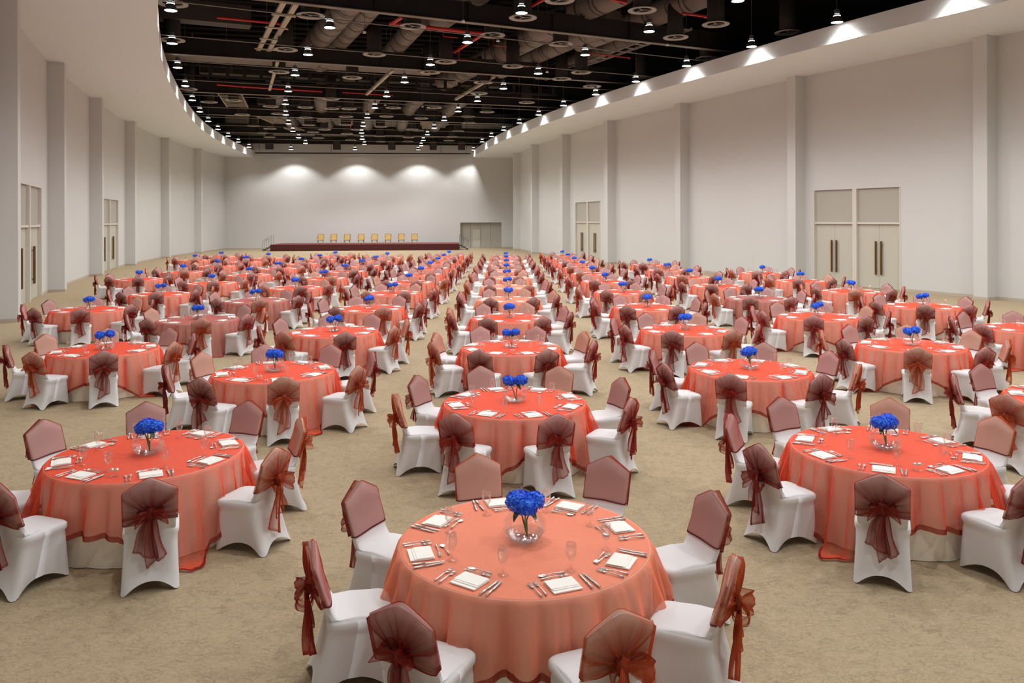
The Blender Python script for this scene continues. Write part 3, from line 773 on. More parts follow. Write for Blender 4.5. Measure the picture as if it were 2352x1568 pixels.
for side, x0, sg in (('left', 0.0, -1), ('right', SL_, 1)):
    r = bpy.data.objects.new('stage_steps', None); COL.objects.link(r)
    p = SA + sd * x0 + sn * 1.2; r.location = (p.x, p.y, 0); r.rotation_euler = (0, 0, math.atan2(sd.y, sd.x))
    tag(r, 'black folding steps with steel handrail at the %s end of the stage' % side, 'steps')
    for k in range(3):
        mb = MB(); mb.box((sg * (0.2 + 0.3 * k), 0, SH * (3 - k) / 4 - 0.02), (0.3, 1.0, 0.04)); link('tread', mb.mesh('tread', M['speaker'], False), r)
    mb = MB()
    for s in (-0.48, 0.48): mb.tube([(sg * 0.05, s, SH * 0.75), (sg * 0.95, s, 0.02)], 0.025, 5)
    link('stringer', mb.mesh('stringer', M['speaker'], False), r)
    for s in (-0.5, 0.5):
        mb = MB(); mb.tube([(sg * 0.05, s, 0.1), (sg * 0.05, s, 1.62), (sg * 0.95, s, 1.0), (sg * 0.95, s, 0.02)], 0.022, 6)
        mb.tube([(sg * 0.5, s, 0.3), (sg * 0.5, s, 1.3)], 0.018, 6); link('handrail', mb.mesh('handrail', M['chrome']), r)
ac = {}
mb = MB(); mb.box((0, 0.0, 0.43), (0.6, 0.56, 0.14)); ac['seat'] = (mb.mesh('seat', M['goldfab'], False))
mb = MB()
mb.box((0, 0.28, 0.74), (0.56, 0.07, 0.48)); ac['backrest'] = mb.mesh('backrest', M['goldfab'], False)
mb = MB()
for s in (-1, 1): mb.tube([(s * 0.31, 0.3, 0.36), (s * 0.31, 0.33, 1.0)], 0.025, 6)
mb.tube([(-0.32, 0.33, 0.99), (0, 0.33, 1.03), (0.32, 0.33, 0.99)], 0.025, 6)
mb.tube([(-0.31, -0.27, 0.35), (0.31, -0.27, 0.35)], 0.03, 6); ac['gilt_frame'] = mb.mesh('gilt_frame', M['gold'])
def arm_me(s):
    m_ = MB(); m_.tube([(s * 0.33, 0.3, 0.72), (s * 0.34, 0.0, 0.68), (s * 0.34, -0.24, 0.66), (s * 0.33, -0.27, 0.45)], 0.026, 6); return m_.mesh('armrest', M['gold'])
arms = [arm_me(-1), arm_me(1)]
mb = MB(); mb.tube([(0, 0, 0.37), (0, 0.0, 0.0)], [0.03, 0.018], 6); leg_me = mb.mesh('leg', M['gold'])
for k, px in enumerate((736, 766, 797, 829, 860, 891, 921.5, 952)):
    d_ = 83.6 + (px - 840) * 0.006; X = (px - CX) * d_ / F
    r = bpy.data.objects.new('gilt_armchair', None); COL.objects.link(r); r.location = (X, d_, SH); r.rotation_euler = (0, 0, math.atan2(sd.y, sd.x))
    tag(r, 'gilt armchair with gold upholstery on the stage, %s from the left' % ORD[k], 'armchair', 'gilt armchairs on the stage')
    for nme in ('seat', 'backrest', 'gilt_frame'): link(nme, ac[nme], r)
    for m_ in arms: link('armrest', m_, r)
    for x in (-0.27, 0.27):
        for y in (-0.25, 0.25): link('leg', leg_me, r, (x, y, 0))

# ================================================================== chairs
BACK_V = 0.835
def crown(x, w_): return 0.108 * (1.0 - math.sqrt((x / w_) ** 2 * 0.988 + 0.012)) / (1 - math.sqrt(0.012))
def sgp(c, e): return math.copysign(abs(c) ** e, c)
_RC = {}
def unit_ring(n, e):
    if (n, e) not in _RC:
        t = (np.arange(4000) + 0.5) * 2 * PI / 4000
        px = np.sign(np.cos(t)) * np.abs(np.cos(t)) ** e; py = np.sign(np.sin(t)) * np.abs(np.sin(t)) ** e
        L = np.concatenate([[0], np.cumsum(np.hypot(np.diff(px), np.diff(py)))]); tot = L[-1] + math.hypot(px[0] - px[-1], py[0] - py[-1])
        k = (np.arange(n) + 0.5) * tot / n
        _RC[(n, e)] = list(zip(np.interp(k, L, px).tolist(), np.interp(k, L, py).tolist()))
    return _RC[(n, e)]
def ring(n, hw, y0, y1, e=0.32, wf=1.0):
    """rounded rectangle, as (x, y, cornerness), evenly spaced all the way round"""
    r = []
    for px, py in unit_ring(n, e):
        ey = (py + 1) / 2
        r.append((hw * px * (1 + (wf - 1) * ey), y0 + (y1 - y0) * ey, min(abs(px), abs(py))))
    return r
def back_geo(v):
    z = 0.485 + v * (BACK_V - 0.485)
    t = max(0.0, v)
    yb = -0.222 - 0.10 * t
    th = 0.062 - 0.016 * t
    w_ = 0.196 + 0.014 * math.sin(min(1, t) * PI / 2)
    return z, yb, th, w_
def back_ring(n, v, off=0.0, cap=0.0):
    z, yb, th, w_ = back_geo(v)
    k = 1 - cap
    yc = yb + th / 2
    pts = []
    for x, y, c in ring(n, (w_ + off) * (1 - 0.015 * cap), yc - (th / 2 + off) * k, yc + (th / 2 + off) * k, 0.42):
        vz = min(1, max(0, v)) ** 2
        pts.append((x, y, z + crown(min(abs(x), w_), w_) * vz + cap * 0.014 + (off if cap > 0.5 else 0)))
    return pts
def cover_mesh(name, n=72, lower=8, upper=6):
    mb = MB(); rings = []
    for j in range(lower + 1):
        v = j / lower
        hw = 0.24 + (0.213 - 0.24) * v; yb = -0.345 + (-0.215 + 0.345) * (v ** 0.75); yf = 0.242 + (0.218 - 0.242) * v
        pts = []
        for x, y, c in ring(n, hw, yb, yf, 0.3, 0.96):
            e = min(1, c / 0.82)
            hem = 0.006 + 0.085 * (1 - e ** 2.2)
            pull = 0.055 * (1 - e ** 2) * (1 - v) ** 0.8
            # pull the middle of each side inward, as stretched cloth does between two legs
            if abs(x) / hw > (abs(y - (yb + yf) / 2) / ((yf - yb) / 2)): x -= math.copysign(pull, x)
            else: y -= math.copysign(pull * 0.8, y - (yb + yf) / 2)
            pts.append((x, y, hem * (1 - v) + 0.405 * v))
        rings.append(pts)
    for z, hw, y0, y1, e in ((0.43, 0.222, -0.218, 0.228, 0.3), (0.462, 0.222, -0.22, 0.228, 0.3), (0.477, 0.212, -0.221, 0.216, 0.3), (0.482, 0.2, -0.222, 0.19, 0.3)):
        rings.append([(x, y, z) for x, y, c in ring(n, hw, y0, y1, e)])
    rings.append([(x, y, 0.484 + 0.012 * max(0, 1 - abs(y + 0.02) * 4)) for x, y, c in ring(n, 0.197, -0.222, 0.02, 0.36)])
    rings.append([(x, y, 0.487) for x, y, c in ring(n, 0.196, -0.222, -0.135, 0.4)])
    for j in range(1, upper + 1): rings.append(back_ring(n, j / upper))
    rings.append(back_ring(n, 1.0, 0, 0.45)); rings.append(back_ring(n, 1.0, 0, 0.85))
    rings.append(back_ring(n, 1.0, 0, 0.999))
    mb.grid([p for r_ in rings for p in r_], n, len(rings), True)
    return mb
def sleeve(mb, n=72, rows=6, seed=0, mi=0, hm=0):
    """organza band pulled over the top of the backrest"""
    rnd = random.Random(seed); ph = [rnd.uniform(0, 6) for _ in range(4)]
    vs = [0.27, 0.305] + [0.305 + (1 - 0.305) * (j + 1) / rows for j in range(rows)]
    rings = []; dens = []
    for k, v in enumerate(vs):
        pts = back_ring(n, v, 0.007)
        rings += [(x * (1 + 0.004 * math.sin(9 * v + ph[0])), y + 0.003 * math.sin(26 * z + 5 * x + ph[1]), z + (0.008 * math.sin(4 * x + ph[2]) if k < 2 else 0)) for x, y, z in pts]
        dens += [0.62 if k < 2 else 0.03] * n
    for c_ in (0.45, 0.85, 0.999):
        rings += back_ring(n, 1.0, 0.007, c_); dens += [0.1] * n
    # the rear face is left to the gathered panel
    def half(pts, ds, mi=mi):
        rows_ = len(pts) // n; m0 = int(n * 0.46) + 1; sel = [i for i in list(range(n - n // 6, n)) + list(range(0, n // 2 + n // 6)) if unit_ring(n, 0.42)[i][1] > -0.55]
        mb.grid([pts[r_ * n + i] for r_ in range(rows_) for i in sel], len(sel), rows_, False, mi, [ds[r_ * n + i] for r_ in range(rows_) for i in sel])
    half(rings[:n * 2], [0.95 if hm == 0 else 0.3] * n * 2, hm)
    half(rings[n:], [0.03] * (len(dens) - n))
    capr = rings[-3 * n:]; mb.grid(capr, n, 3, True, mi, [0.08] * 3 * n)
    return mb
ZK = 0.665
def rear_y(z): 
    v = (z - 0.485) / (BACK_V - 0.485); return back_geo(v)[1]
def gathered(mb, seed=0, na=84, nr=12, zk=ZK, mi=0):
    """pleats that run from the edges of the backrest into the knot, the outer edge wrapping round to meet the front band"""
    rnd = random.Random(seed); ph = [rnd.uniform(0, 6) for _ in range(6)]
    pts, dens = [], []
    wx, zs, zp = 0.215, BACK_V + 0.006, BACK_V + 0.108 + 0.014
    slope = (zp - zs) / wx
    tilt = rnd.uniform(-0.12, 0.12)
    for j in range(nr + 1):
        wrap = j == nr
        r = 1.0 if wrap else 0.1 + 0.9 * (j / (nr - 1)) ** 1.1
        for i in range(na):
            b = 2 * PI * i / na
            dx, dz = math.cos(b), math.sin(b)
            lim = [wx / abs(dx)] if abs(dx) > 1e-6 else []
            if dz > 1e-6: lim.append((zp - zk) / (dz + slope * abs(dx)))
            if dz < -1e-6: lim.append((0.072 + 0.03 * abs(dx) + tilt * dx * 0.15) / -dz)
            R = min(lim); x = dx * R * r; z = zk + dz * R * r
            f = math.sin(7 * b + ph[1] + 0.8 * math.sin(2 * b + ph[4])) * 0.5 + math.sin(17 * b + ph[2]) * 0.4 + math.sin(29 * b + ph[3]) * 0.25
            y = rear_y(min(z, zp)) - 0.009 - 0.022 * (f + 0.5) * (4 * r * (1 - r)) ** 0.6 - 0.03 * (1 - r) ** 1.5
            if wrap: y += 0.04 if dz > -0.3 else 0.002
            side = 1 - max(0.0, dz) ** 1.5
            pl_ = min(1.0, max(0.0, (f - 0.15) / 0.5))
            d_ = 0.08 + 0.75 * (1 - r) ** 1.7 + (0.22 + 0.5 * side) * pl_ * (1.15 - r) ** 0.3 + 0.06 * side  # gathers thicken towards the knot; the shade of the pleats is painted in too
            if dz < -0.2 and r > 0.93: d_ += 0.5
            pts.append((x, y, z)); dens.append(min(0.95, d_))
    mb.grid(pts, na, nr + 1, True, mi, dens)
    return mb
def strip(mb, path, normals, cross, widths, nv=13, wr=0.006, seed=0, dens=0.3, hem=True, taper=None, mi=0):
    rnd = random.Random(seed); ph = rnd.uniform(0, 6); kf = rnd.uniform(1.2, 2.0)
    pts, ds = [], []
    n = len(path)
    for k in range(n):
        for j in range(nv):
            c = j / (nv - 1) - 0.5
            f = (math.sin(2 * PI * kf * c + ph + 1.5 * k / n) + 0.5 * math.sin(2 * PI * 2.3 * kf * c + 2 * ph)) * wr * (1 if taper is None else taper[k])
            p = Vector(path[k]) + Vector(cross[k]) * (c * widths[k]) + Vector(normals[k]) * f
            pts.append(p)
            d_ = dens[k] if isinstance(dens, list) else dens
            d_ = d_ + 0.3 * max(0, math.sin(2 * PI * kf * c + ph + 1.5 * k / n))
            if hem and (j in (0, nv - 1) or k == n - 1): d_ = max(d_, 0.8)
            d_ = min(d_, 0.9)
            ds.append(d_)
    mb.grid(pts, nv, n, False, mi, ds)
    return mb
def knot_mb(mb, seed=0, mi=0):
    rnd = random.Random(seed); pts = []; nu, nv = 22, 10
    for j in range(nv):
        t = PI * j / (nv - 1)
        for i in range(nu):
            a = 2 * PI * i / nu; q = 1 + 0.2 * math.sin(4 * a + 2.2 * t + seed) + 0.12 * math.sin(9 * a - 3 * t)
            pts.append((0.046 * math.sin(t) * math.cos(a) * q, rear_y(ZK) - 0.05 + 0.034 * math.sin(t) * math.sin(a), ZK - 0.002 + 0.055 * math.cos(t) * q))
    mb.grid(pts, nu, nv, True, mi, [0.55 + 0.35 * math.sin(3 * k) ** 2 for k in range(len(pts))]); return mb
def loop_mb(mb, ang, L, wid, seed, mi=0):
    """one bow loop: a ribbon that leaves the knot, turns and comes back"""
    rnd = random.Random(seed)
    d = Vector((math.cos(ang), 0, math.sin(ang))); c = Vector((-math.sin(ang), 0, math.cos(ang)))
    k0 = Vector((0, rear_y(ZK) - 0.05, ZK)); n = 16
    path, nr_, cr, wd, tp, dn_ = [], [], [], [], [], []
    for k in range(n):
        t = k / (n - 1)
        s = L * math.sin(PI * t) ** 0.85; o = 0.052 * math.sin(2 * PI * t) - 0.012
        path.append(k0 + d * s + Vector((0, o - 0.03 * math.sin(PI * t), -0.05 * math.sin(PI * t) ** 2)))
        nr_.append(Vector((0, 1, 0))); cr.append(c); wd.append(0.028 + wid * math.sin(PI * t) ** 0.6); tp.append(0.4 + math.sin(PI * t)); dn_.append(0.7 - 0.5 * math.sin(PI * t) ** 0.6)
    return strip(mb, path, nr_, cr, wd, 13, 0.007, seed, dn_, True, tp, mi)
def tail_mb(mb, x1, L, w1, seed, mi=0, slant=0.05):
    rnd = random.Random(seed); n = 14
    path, nr_, cr, wd, tp, dn_ = [], [], [], [], [], []
    k0 = Vector((0, rear_y(ZK) - 0.052, ZK - 0.015)); ph = rnd.uniform(0, 6)
    for k in range(n):
        t = k / (n - 1)
        path.append(k0 + Vector((x1 * t + 0.014 * math.sin(5 * t + ph), -0.012 - 0.03 * t * (1 - t) - 0.012 * math.sin(4 * t + ph) * t + 0.02 * t, -L * t)))
        a = 0.5 * math.sin(ph) * t
        nr_.append(Vector((0, 1, 0))); cr.append(Vector((math.cos(a), 0.25 * math.sin(3 * t + ph), (slant / max(0.05, w1)) * t))); wd.append(0.035 + (w1 * 1.2 - 0.035) * t ** 0.7); tp.append(0.7 + 1.5 * t); dn_.append(0.75 - 0.6 * t ** 0.7)
    return strip(mb, path, nr_, cr, wd, 13, 0.012, seed, dn_, True, tp, mi)
BOWS = [  # loops (angle, length, width), tails (x shift, length, width, slant)
    dict(loops=[(0.25, 0.13, 0.12), (PI - 0.1, 0.11, 0.10)], tails=[(-0.05, 0.34, 0.17, -0.07), (0.05, 0.40, 0.15, 0.08)]),
    dict(loops=[(-0.12, 0.17, 0.14), (PI + 0.5, 0.08, 0.08)], tails=[(-0.05, 0.47, 0.18, -0.09), (0.04, 0.32, 0.13, 0.08)]),
    dict(loops=[(PI + 0.25, 0.15, 0.12), (-0.55, 0.10, 0.10)], tails=[(0.01, 0.46, 0.17, 0.07), (-0.08, 0.33, 0.13, -0.08)]),
    dict(loops=[(0.8, 0.10, 0.10), (PI - 0.6, 0.14, 0.12)], tails=[(0.05, 0.42, 0.19, 0.10), (-0.03, 0.28, 0.12, -0.05)]),
]
COVER = cover_mesh('chair_cover').mesh('chair_cover', M['spandex'])
BOWME = []
for s, B in enumerate(BOWS):
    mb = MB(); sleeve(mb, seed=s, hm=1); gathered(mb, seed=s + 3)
    d_ = {'sash': mb.mesh('sash', [M['maroon'], M['sashhem']])}
    d_['knot'] = knot_mb(MB(), s).mesh('knot', M['maroon'])
    d_['loops'] = [loop_mb(MB(), a, L, w_, 10 * s + k).mesh('bow_loop', M['maroon']) for k, (a, L, w_) in enumerate(B['loops'])]
    d_['tails'] = [tail_mb(MB(), x, L, w_, 50 + 10 * s + k, 0, sl).mesh('sash_tail', M['maroon']) for k, (x, L, w_, sl) in enumerate(B['tails'])]
    mb = MB(); sleeve(mb, n=36, rows=4, seed=s, hm=1); gathered(mb, seed=s + 3, na=36, nr=6); knot_mb(mb, s)
    for k, (a, L, w_) in enumerate(B['loops']): loop_mb(mb, a, L, w_, 10 * s + k)
    for k, (x, L, w_, sl) in enumerate(B['tails']): tail_mb(mb, x, L, w_, 50 + 10 * s + k, 0, sl)
    d_['whole'] = mb.mesh('sash', [M['maroon'], M['sashhem']])
    BOWME.append(d_)

# ================================================================== tables and what lies on them
TR, TZ = 0.915, 0.755
def overlay_mesh(seed, rot, half=1.36):
    rnd = random.Random(seed); mb = MB(); na = 360
    ks = [(rnd.randint(15, 19), rnd.uniform(0, 6), 0.85), (rnd.randint(24, 30), rnd.uniform(0, 6), 0.8), (rnd.randint(34, 40), rnd.uniform(0, 6), 0.3)]
    top = [0.001, 0.3, 0.6, 0.8, TR - 0.02]
    pts = []
    for r in top:
        for i in range(na):
            a = 2 * PI * i / na; pts.append((r * math.cos(a), r * math.sin(a), TZ))
    dens = [0.12] * len(pts)
    mb.grid(pts, na, len(top), True, 0, dens)
    valley_shade = []
    def point(a, rho):
        th = a - rot
        if rho <= TR: 
            return (rho * math.cos(a), rho * math.sin(a), TZ)
        s = rho - TR
        cn = abs(math.sin(2 * th)) ** 2            # 1 at the cloth's corners
        fold = sum(A * (1.6 * abs(math.sin(k * a / 2 + p + 0.4 * math.sin(2 * a + p))) ** 0.8 - 1.0) for k, p, A in ks)
        s_h = min(s, TZ - 0.012)
        spread = s_h * (0.17 + 0.06 * cn)
        amp = min(0.13, s_h * 0.38 + 0.012 * min(1, s / 0.05))
        r = max(TR + 0.016 + spread + amp * fold * 0.6, TR + 0.010 + 0.05 * s_h)
        z = TZ - 0.004 - s_h
        valley_shade.append(min(0.5, 0.5 * max(0.0, -fold - 0.4)) * min(1, s / 0.1))  # fold valleys thicker and darker: their shade is painted into the cloth
        if s > s_h:
            ex = s - s_h; r += ex * 0.9; z += 0.012 * abs(math.sin(9 * a + 14 * ex + seed)) + 0.004
        return (r * math.cos(a), r * math.sin(a), z)
    # rows from the rim to the edge; the last two make the doubled hem
    nrow = 17; pts = []
    edge = []
    for i in range(na):
        a = 2 * PI * i / na; th = a - rot
        edge.append(half / max(abs(math.cos(th)), abs(math.sin(th))))
    edge2 = [(edge[i - 1] + 2 * edge[i] + edge[(i + 1) % na]) / 4 for i in range(na)]
    edge = [min(e, TR + 0.96) for e in edge2]
    for j in range(nrow):
        for i in range(na):
            a = 2 * PI * i / na
            if j == 0: pts.append((( TR - 0.02) * math.cos(a), (TR - 0.02) * math.sin(a), TZ)); continue
            if j == 1: pts.append(((TR + 0.008) * math.cos(a), (TR + 0.008) * math.sin(a), TZ - 0.006)); continue
            rho = TR + (edge[i] - 0.045 - TR) * ((j - 1) / (nrow - 2)); pts.append(point(a, rho))
    mb.grid(pts, na, nrow, True, 0, [0.12] * na * 2 + valley_shade[:len(pts) - na * 2])
    hem = [point(2 * PI * i / na, edge[i] - 0.047) for i in range(na)] + [point(2 * PI * i / na, edge[i]) for i in range(na)]
    mb.grid(hem, na, 2, True, 1, [0.2] * (2 * na))
    return mb.mesh('tablecloth', [M['coral'], M['clothhem']])
def skirt_mesh(seed):
    rnd = random.Random(seed); mb = MB(); na = 150; nrow = 8
    ks = [(rnd.randint(11, 15), rnd.uniform(0, 6), 0.9), (rnd.randint(20, 27), rnd.uniform(0, 6), 0.7)]
    pts = []
    for r in (0.001, TR - 0.004):
        for i in range(na): a = 2 * PI * i / na; pts.append((r * math.cos(a), r * math.sin(a), TZ - 0.003))
    for j in range(nrow):
        t = (j + 0.3) / (nrow - 0.7)
        for i in range(na):
            a = 2 * PI * i / na; f = sum(A * (1.6 * abs(math.sin(k * a / 2 + p)) ** 0.8 - 1) for k, p, A in ks)
            r = TR + 0.002 + 0.012 * t + 0.017 * f * t; pts.append((r * math.cos(a), r * math.sin(a), (TZ - 0.006) * (1 - t) + 0.006 * t))
    mb.grid(pts, na, nrow + 2, True)
    return mb.mesh('floor_cloth', M['ivory'])
OVER = {}
ROTS = (0.0, 0.32, -0.35, 0.75)
for s, r_ in enumerate(ROTS): OVER[s] = overlay_mesh(20 + s, r_)
SKIRT = [skirt_mesh(5), skirt_mesh(9)]
mb = MB(); mb.lathe([(0.001, 0.725), (TR - 0.012, 0.725), (TR - 0.008, 0.748), (0.001, 0.748)], 40); BOARD = flat_sharp(mb.mesh('table_board', M['wood']))
mb = MB(); mb.tube([(0, 0, 0.72), (0, 0, 0.0)], 0.02, 6); TLEG = mb.mesh('leg', M['chrome'])

# napkin, cutlery, glass, shakers
mb = MB()
mb.box((0, 0, 0.004), (0.2, 0.17, 0.008)); mb.box((0.003, 0.012, 0.0105), (0.19, 0.135, 0.005)); mb.box((-0.002, 0.02, 0.0145), (0.196, 0.12, 0.003))
NAPKIN = mb.mesh('napkin', M['napkin'], False)
def spoonlike(L, wh, dep):
    mb_ = MB(); pts = []
    for k in range(9):
        t = k / 8; y = L / 2 - 0.055 * t; w_ = wh * math.sin(PI * min(0.999, 0.08 + 0.9 * t)) ** 0.6
        for c in (-1, -0.5, 0, 0.5, 1): pts.append((c * w_ / 2, y, 0.006 - dep * (1 - c * c) * math.sin(PI * t)))
    mb_.grid(pts, 5, 9)
    mb_.tube([(0, L / 2 - 0.055, 0.006), (0, 0.0, 0.011), (0, -L / 2 + 0.02, 0.006), (0, -L / 2, 0.005)], [0.0035, 0.003, 0.006, 0.007], 6); return mb_
SPOON = spoonlike(0.185, 0.038, 0.006).mesh('dessert_spoon', M['steel'])
def fork_mb(L):
    mb_ = MB()
    mb_.tube([(0, L / 2 - 0.06, 0.006), (0, 0.0, 0.011), (0, -L / 2 + 0.02, 0.006), (0, -L / 2, 0.005)], [0.0035, 0.003, 0.006, 0.007], 6)
    mb_.box((0, L / 2 - 0.055, 0.006), (0.022, 0.022, 0.0025))
    for k in range(4): mb_.box((-0.0095 + 0.0063 * k, L / 2 - 0.022, 0.008), (0.0034, 0.046, 0.0022))
    return mb_
FORK = fork_mb(0.2).mesh('fork', M['steel'])
mb = MB(); mb.tube([(0, -0.11, 0.006), (0, -0.02, 0.007)], [0.0085, 0.006], 6)
pts = []
for k in range(6):
    t = k / 5; y = -0.02 + 0.135 * t; w_ = 0.018 * (1 if t < 0.7 else (1 - ((t - 0.7) / 0.3) ** 2 * 0.9))
    pts += [(-0.006, y, 0.004), (-0.006 + w_, y, 0.0065), (-0.006, y, 0.008)]
mb.grid(pts, 3, 6, True); KNIFE = mb.mesh('knife', M['steel'])
def goblet(n):
    mb_ = MB(); mb_.lathe([(0.036, 0.0), (0.034, 0.004), (0.006, 0.010), (0.005, 0.058), (0.018, 0.072), (0.034, 0.105), (0.038, 0.145), (0.034, 0.185), (0.032, 0.185), (0.036, 0.145), (0.032, 0.106), (0.014, 0.078)], n); return mb_
GOBLET = goblet(16).mesh('water_goblet', M['glass'])
mb = MB(); mb.lathe([(0.018, 0.0), (0.02, 0.01), (0.016, 0.05)], 12, cap0=True); SHB = mb.mesh('shaker_body', M['glass'])
mb = MB(); mb.lathe([(0.017, 0.049), (0.018, 0.06), (0.012, 0.07), (0.001, 0.073)], 12); SHC = mb.mesh('shaker_cap', M['steel'])

# centrepieces: fish-bowl vase with blue hydrangeas
def bowl_prof(): return [(0.001, 0.004), (0.085, 0.0), (0.125, 0.03), (0.16, 0.085), (0.155, 0.14), (0.12, 0.19), (0.098, 0.21), (0.102, 0.222), (0.098, 0.222), (0.094, 0.21)]
mb = MB(); mb.lathe(bowl_prof(), 30); BOWL = mb.mesh('glass_bowl', M['glass'])
mb = MB(); mb.lathe([(0.001, 0.008), (0.083, 0.006), (0.121, 0.033), (0.143, 0.062), (0.001, 0.062)], 28); WATER = flat_sharp(mb.mesh('water', M['water']))
def head_mesh(seed, rx=0.078, rz=0.062):
    rnd = random.Random(seed); mb_ = MB(); n = 120
    for k in range(n):
        zz = 1 - 1.75 * (k + 0.5) / n; a = k * 2.39996; rr = math.sqrt(max(0, 1 - zz * zz))
        nrm = Vector((rr * math.cos(a), rr * math.sin(a), zz)); nrm += Vector((rnd.uniform(-.3, .3), rnd.uniform(-.3, .3), rnd.uniform(-.2, .3))); nrm.normalize()
        c = Vector((rr * math.cos(a) * rx, rr * math.sin(a) * rx, zz * rz)) * rnd.uniform(0.9, 1.12)
        t = nrm.orthogonal().normalized(); b = nrm.cross(t); rot = rnd.uniform(0, PI); s = rnd.uniform(0.015, 0.021)
        for q in range(4):
            g = rot + q * PI / 2; e = t * math.cos(g) + b * math.sin(g); f_ = t * -math.sin(g) + b * math.cos(g)
            up = rnd.uniform(0.0, 0.4)
            mb_.add([c, c + (e * 0.65 + f_ * 0.5) * s + nrm * s * 0.2, c + e * s * 1.15 + nrm * s * up, c + (e * 0.65 - f_ * 0.5) * s + nrm * s * 0.2], [(0, 1, 2, 3)])
    mb_.lathe([(0.001, -rz * 0.75), (rx * 0.8, -rz * 0.3), (rx * 0.85, rz * 0.3), (rx * 0.5, rz * 0.75), (0.001, rz * 0.85)], 12)
    return mb_.mesh('flower_head', M['petal'], False)
HEADS = [head_mesh(1), head_mesh(2), head_mesh(3, 0.088, 0.066)]
mb = MB(); pts = []
for k in range(7):
    t = k / 6; w_ = 0.055 * math.sin(PI * min(0.98, 0.06 + 0.92 * t)) ** 0.8
    for c in (-1, 0, 1): pts.append((c * w_ / 2, 0.11 * t, -0.05 * t * t + 0.012 * abs(c)))
mb.grid(pts, 3, 7); LEAF = mb.mesh('leaf', M['leaf'])
def stem_mesh(x, y, z):
    mb_ = MB(); mb_.tube([(0.02, 0, 0.02), (x * 0.3, y * 0.3, 0.14), (x, y, z)], 0.006, 6); return mb_.mesh('stem', M['stem'])
# arrangements: heads (mesh, x, y, z, tilt)
ARR = [
    [(2, -0.045, 0.0, 0.285, 0.15), (0, 0.062, 0.02, 0.275, -0.25), (1, 0.01, -0.05, 0.262, 0)],
    [(2, -0.012, 0.0, 0.275, 0.1), (0, 0.05, 0.03, 0.262, -0.25), (1, -0.06, 0.0, 0.25, 0.25)],
    [(0, -0.085, 0.0, 0.255, 0.35), (1, 0.085, 0.01, 0.275, -0.3)],
    [(2, -0.05, 0.0, 0.26, 0.2), (2, 0.055, 0.01, 0.268, -0.2)],
]
ARRST = [[stem_mesh(x * 0.8, y * 0.8, z - 0.03) for _, x, y, z, _t in A] for A in ARR]

# ------------------------------------------------------------------ the lattice of tables
NEAR = {(0, 0): (0.07, 5.76), (-1, 0.5): (-3.71, 7.93), (1, 0.5): (3.79, 8.03), (0, 1): (0.0, 10.16), (-1, 1.5): (-3.76, 12.26), (1, 1.5): (3.70, 12.34)}
cols = {0: [k for k in range(11)], -1: [k + .5 for k in range(11)], 1: [k + .5 for k in range(11)], -2: list(range(2, 11)), 2: list(range(1, 9)),
        -3: [k + .5 for k in range(3, 11)], 3: [k + .5 for k in range(2, 7)], -4: list(range(6, 11)), -5: [9.5, 10.5]}
CNAME = {0: 'centre column', -1: 'first left column', -2: 'second left column', -3: 'third left column', -4: 'fourth left column', -5: 'fifth left column',
         1: 'first right column', 2: 'second right column', 3: 'third right column'}
rnd = random.Random(5)
tables = []
for c, rows in cols.items():
    for n, r in enumerate(rows):
        X = 0.0489 + 3.7346 * c - 0.0585 * r; Y = 5.7675 + 0.0471 * c + 4.3729 * r
        if (c, r) in NEAR: X, Y = NEAR[(c, r)]
        ph = rnd.uniform(-4, 4)
        tables.append(dict(c=c, r=r, n=n, x=X, y=Y, ph={(0, 0): -5, (0, 1): -4, (-1, .5): 1.5, (1, .5): -2}.get((c, r), ph),
                           col=None, name='%s table of %s' % (ORD[n], CNAME[c])))
tables.sort(key=lambda t: math.hypot(t['x'], t['y']))
SEATS = [(-67.5, 'front-right'), (-112.5, 'front-left'), (-22.5, 'right-front'), (-157.5, 'left-front'), (22.5, 'right-rear'), (157.5, 'left-rear'), (67.5, 'rear-right'), (112.5, 'rear-left')]
BOWC = {('front-right', (0, 0)): 'rust', ('front-left', (0, 0)): 'maroon', ('right-front', (0, 0)): 'rust', ('left-front', (0, 0)): 'crimson', ('left-rear', (0, 0)): 'maroon', ('rear-left', (0, 0)): 'rust', ('rear-right', (0, 0)): 'maroon', ('right-rear', (0, 0)): 'maroon',
        ('front-right', (-1, .5)): 'maroon', ('right-front', (-1, .5)): 'rust', ('right-rear', (-1, .5)): 'rust', ('rear-right', (-1, .5)): 'maroon', ('rear-left', (-1, .5)): 'maroon', ('left-rear', (-1, .5)): 'maroon', ('front-left', (-1, .5)): 'maroon',
        ('front-left', (1, .5)): 'maroon', ('left-front', (1, .5)): 'maroon', ('left-rear', (1, .5)): 'crimson', ('rear-left', (1, .5)): 'maroon', ('rear-right', (1, .5)): 'rust', ('right-rear', (1, .5)): 'rust', ('front-right', (1, .5)): 'maroon',
        ('front-right', (0, 1)): 'crimson', ('front-left', (0, 1)): 'crimson', ('left-front', (0, 1)): 'rust', ('right-front', (0, 1)): 'crimson', ('rear-left', (0, 1)): 'maroon', ('rear-right', (0, 1)): 'rust', ('left-rear', (0, 1)): 'maroon', ('right-rear', (0, 1)): 'maroon'}
BOWK = {('front-right', (0, 0)): 1, ('front-left', (0, 0)): 3, ('right-front', (0, 0)): 1, ('left-front', (0, 0)): 2, ('front-right', (-1, .5)): 0, ('right-front', (-1, .5)): 1, ('front-left', (1, .5)): 0, ('left-front', (1, .5)): 2}
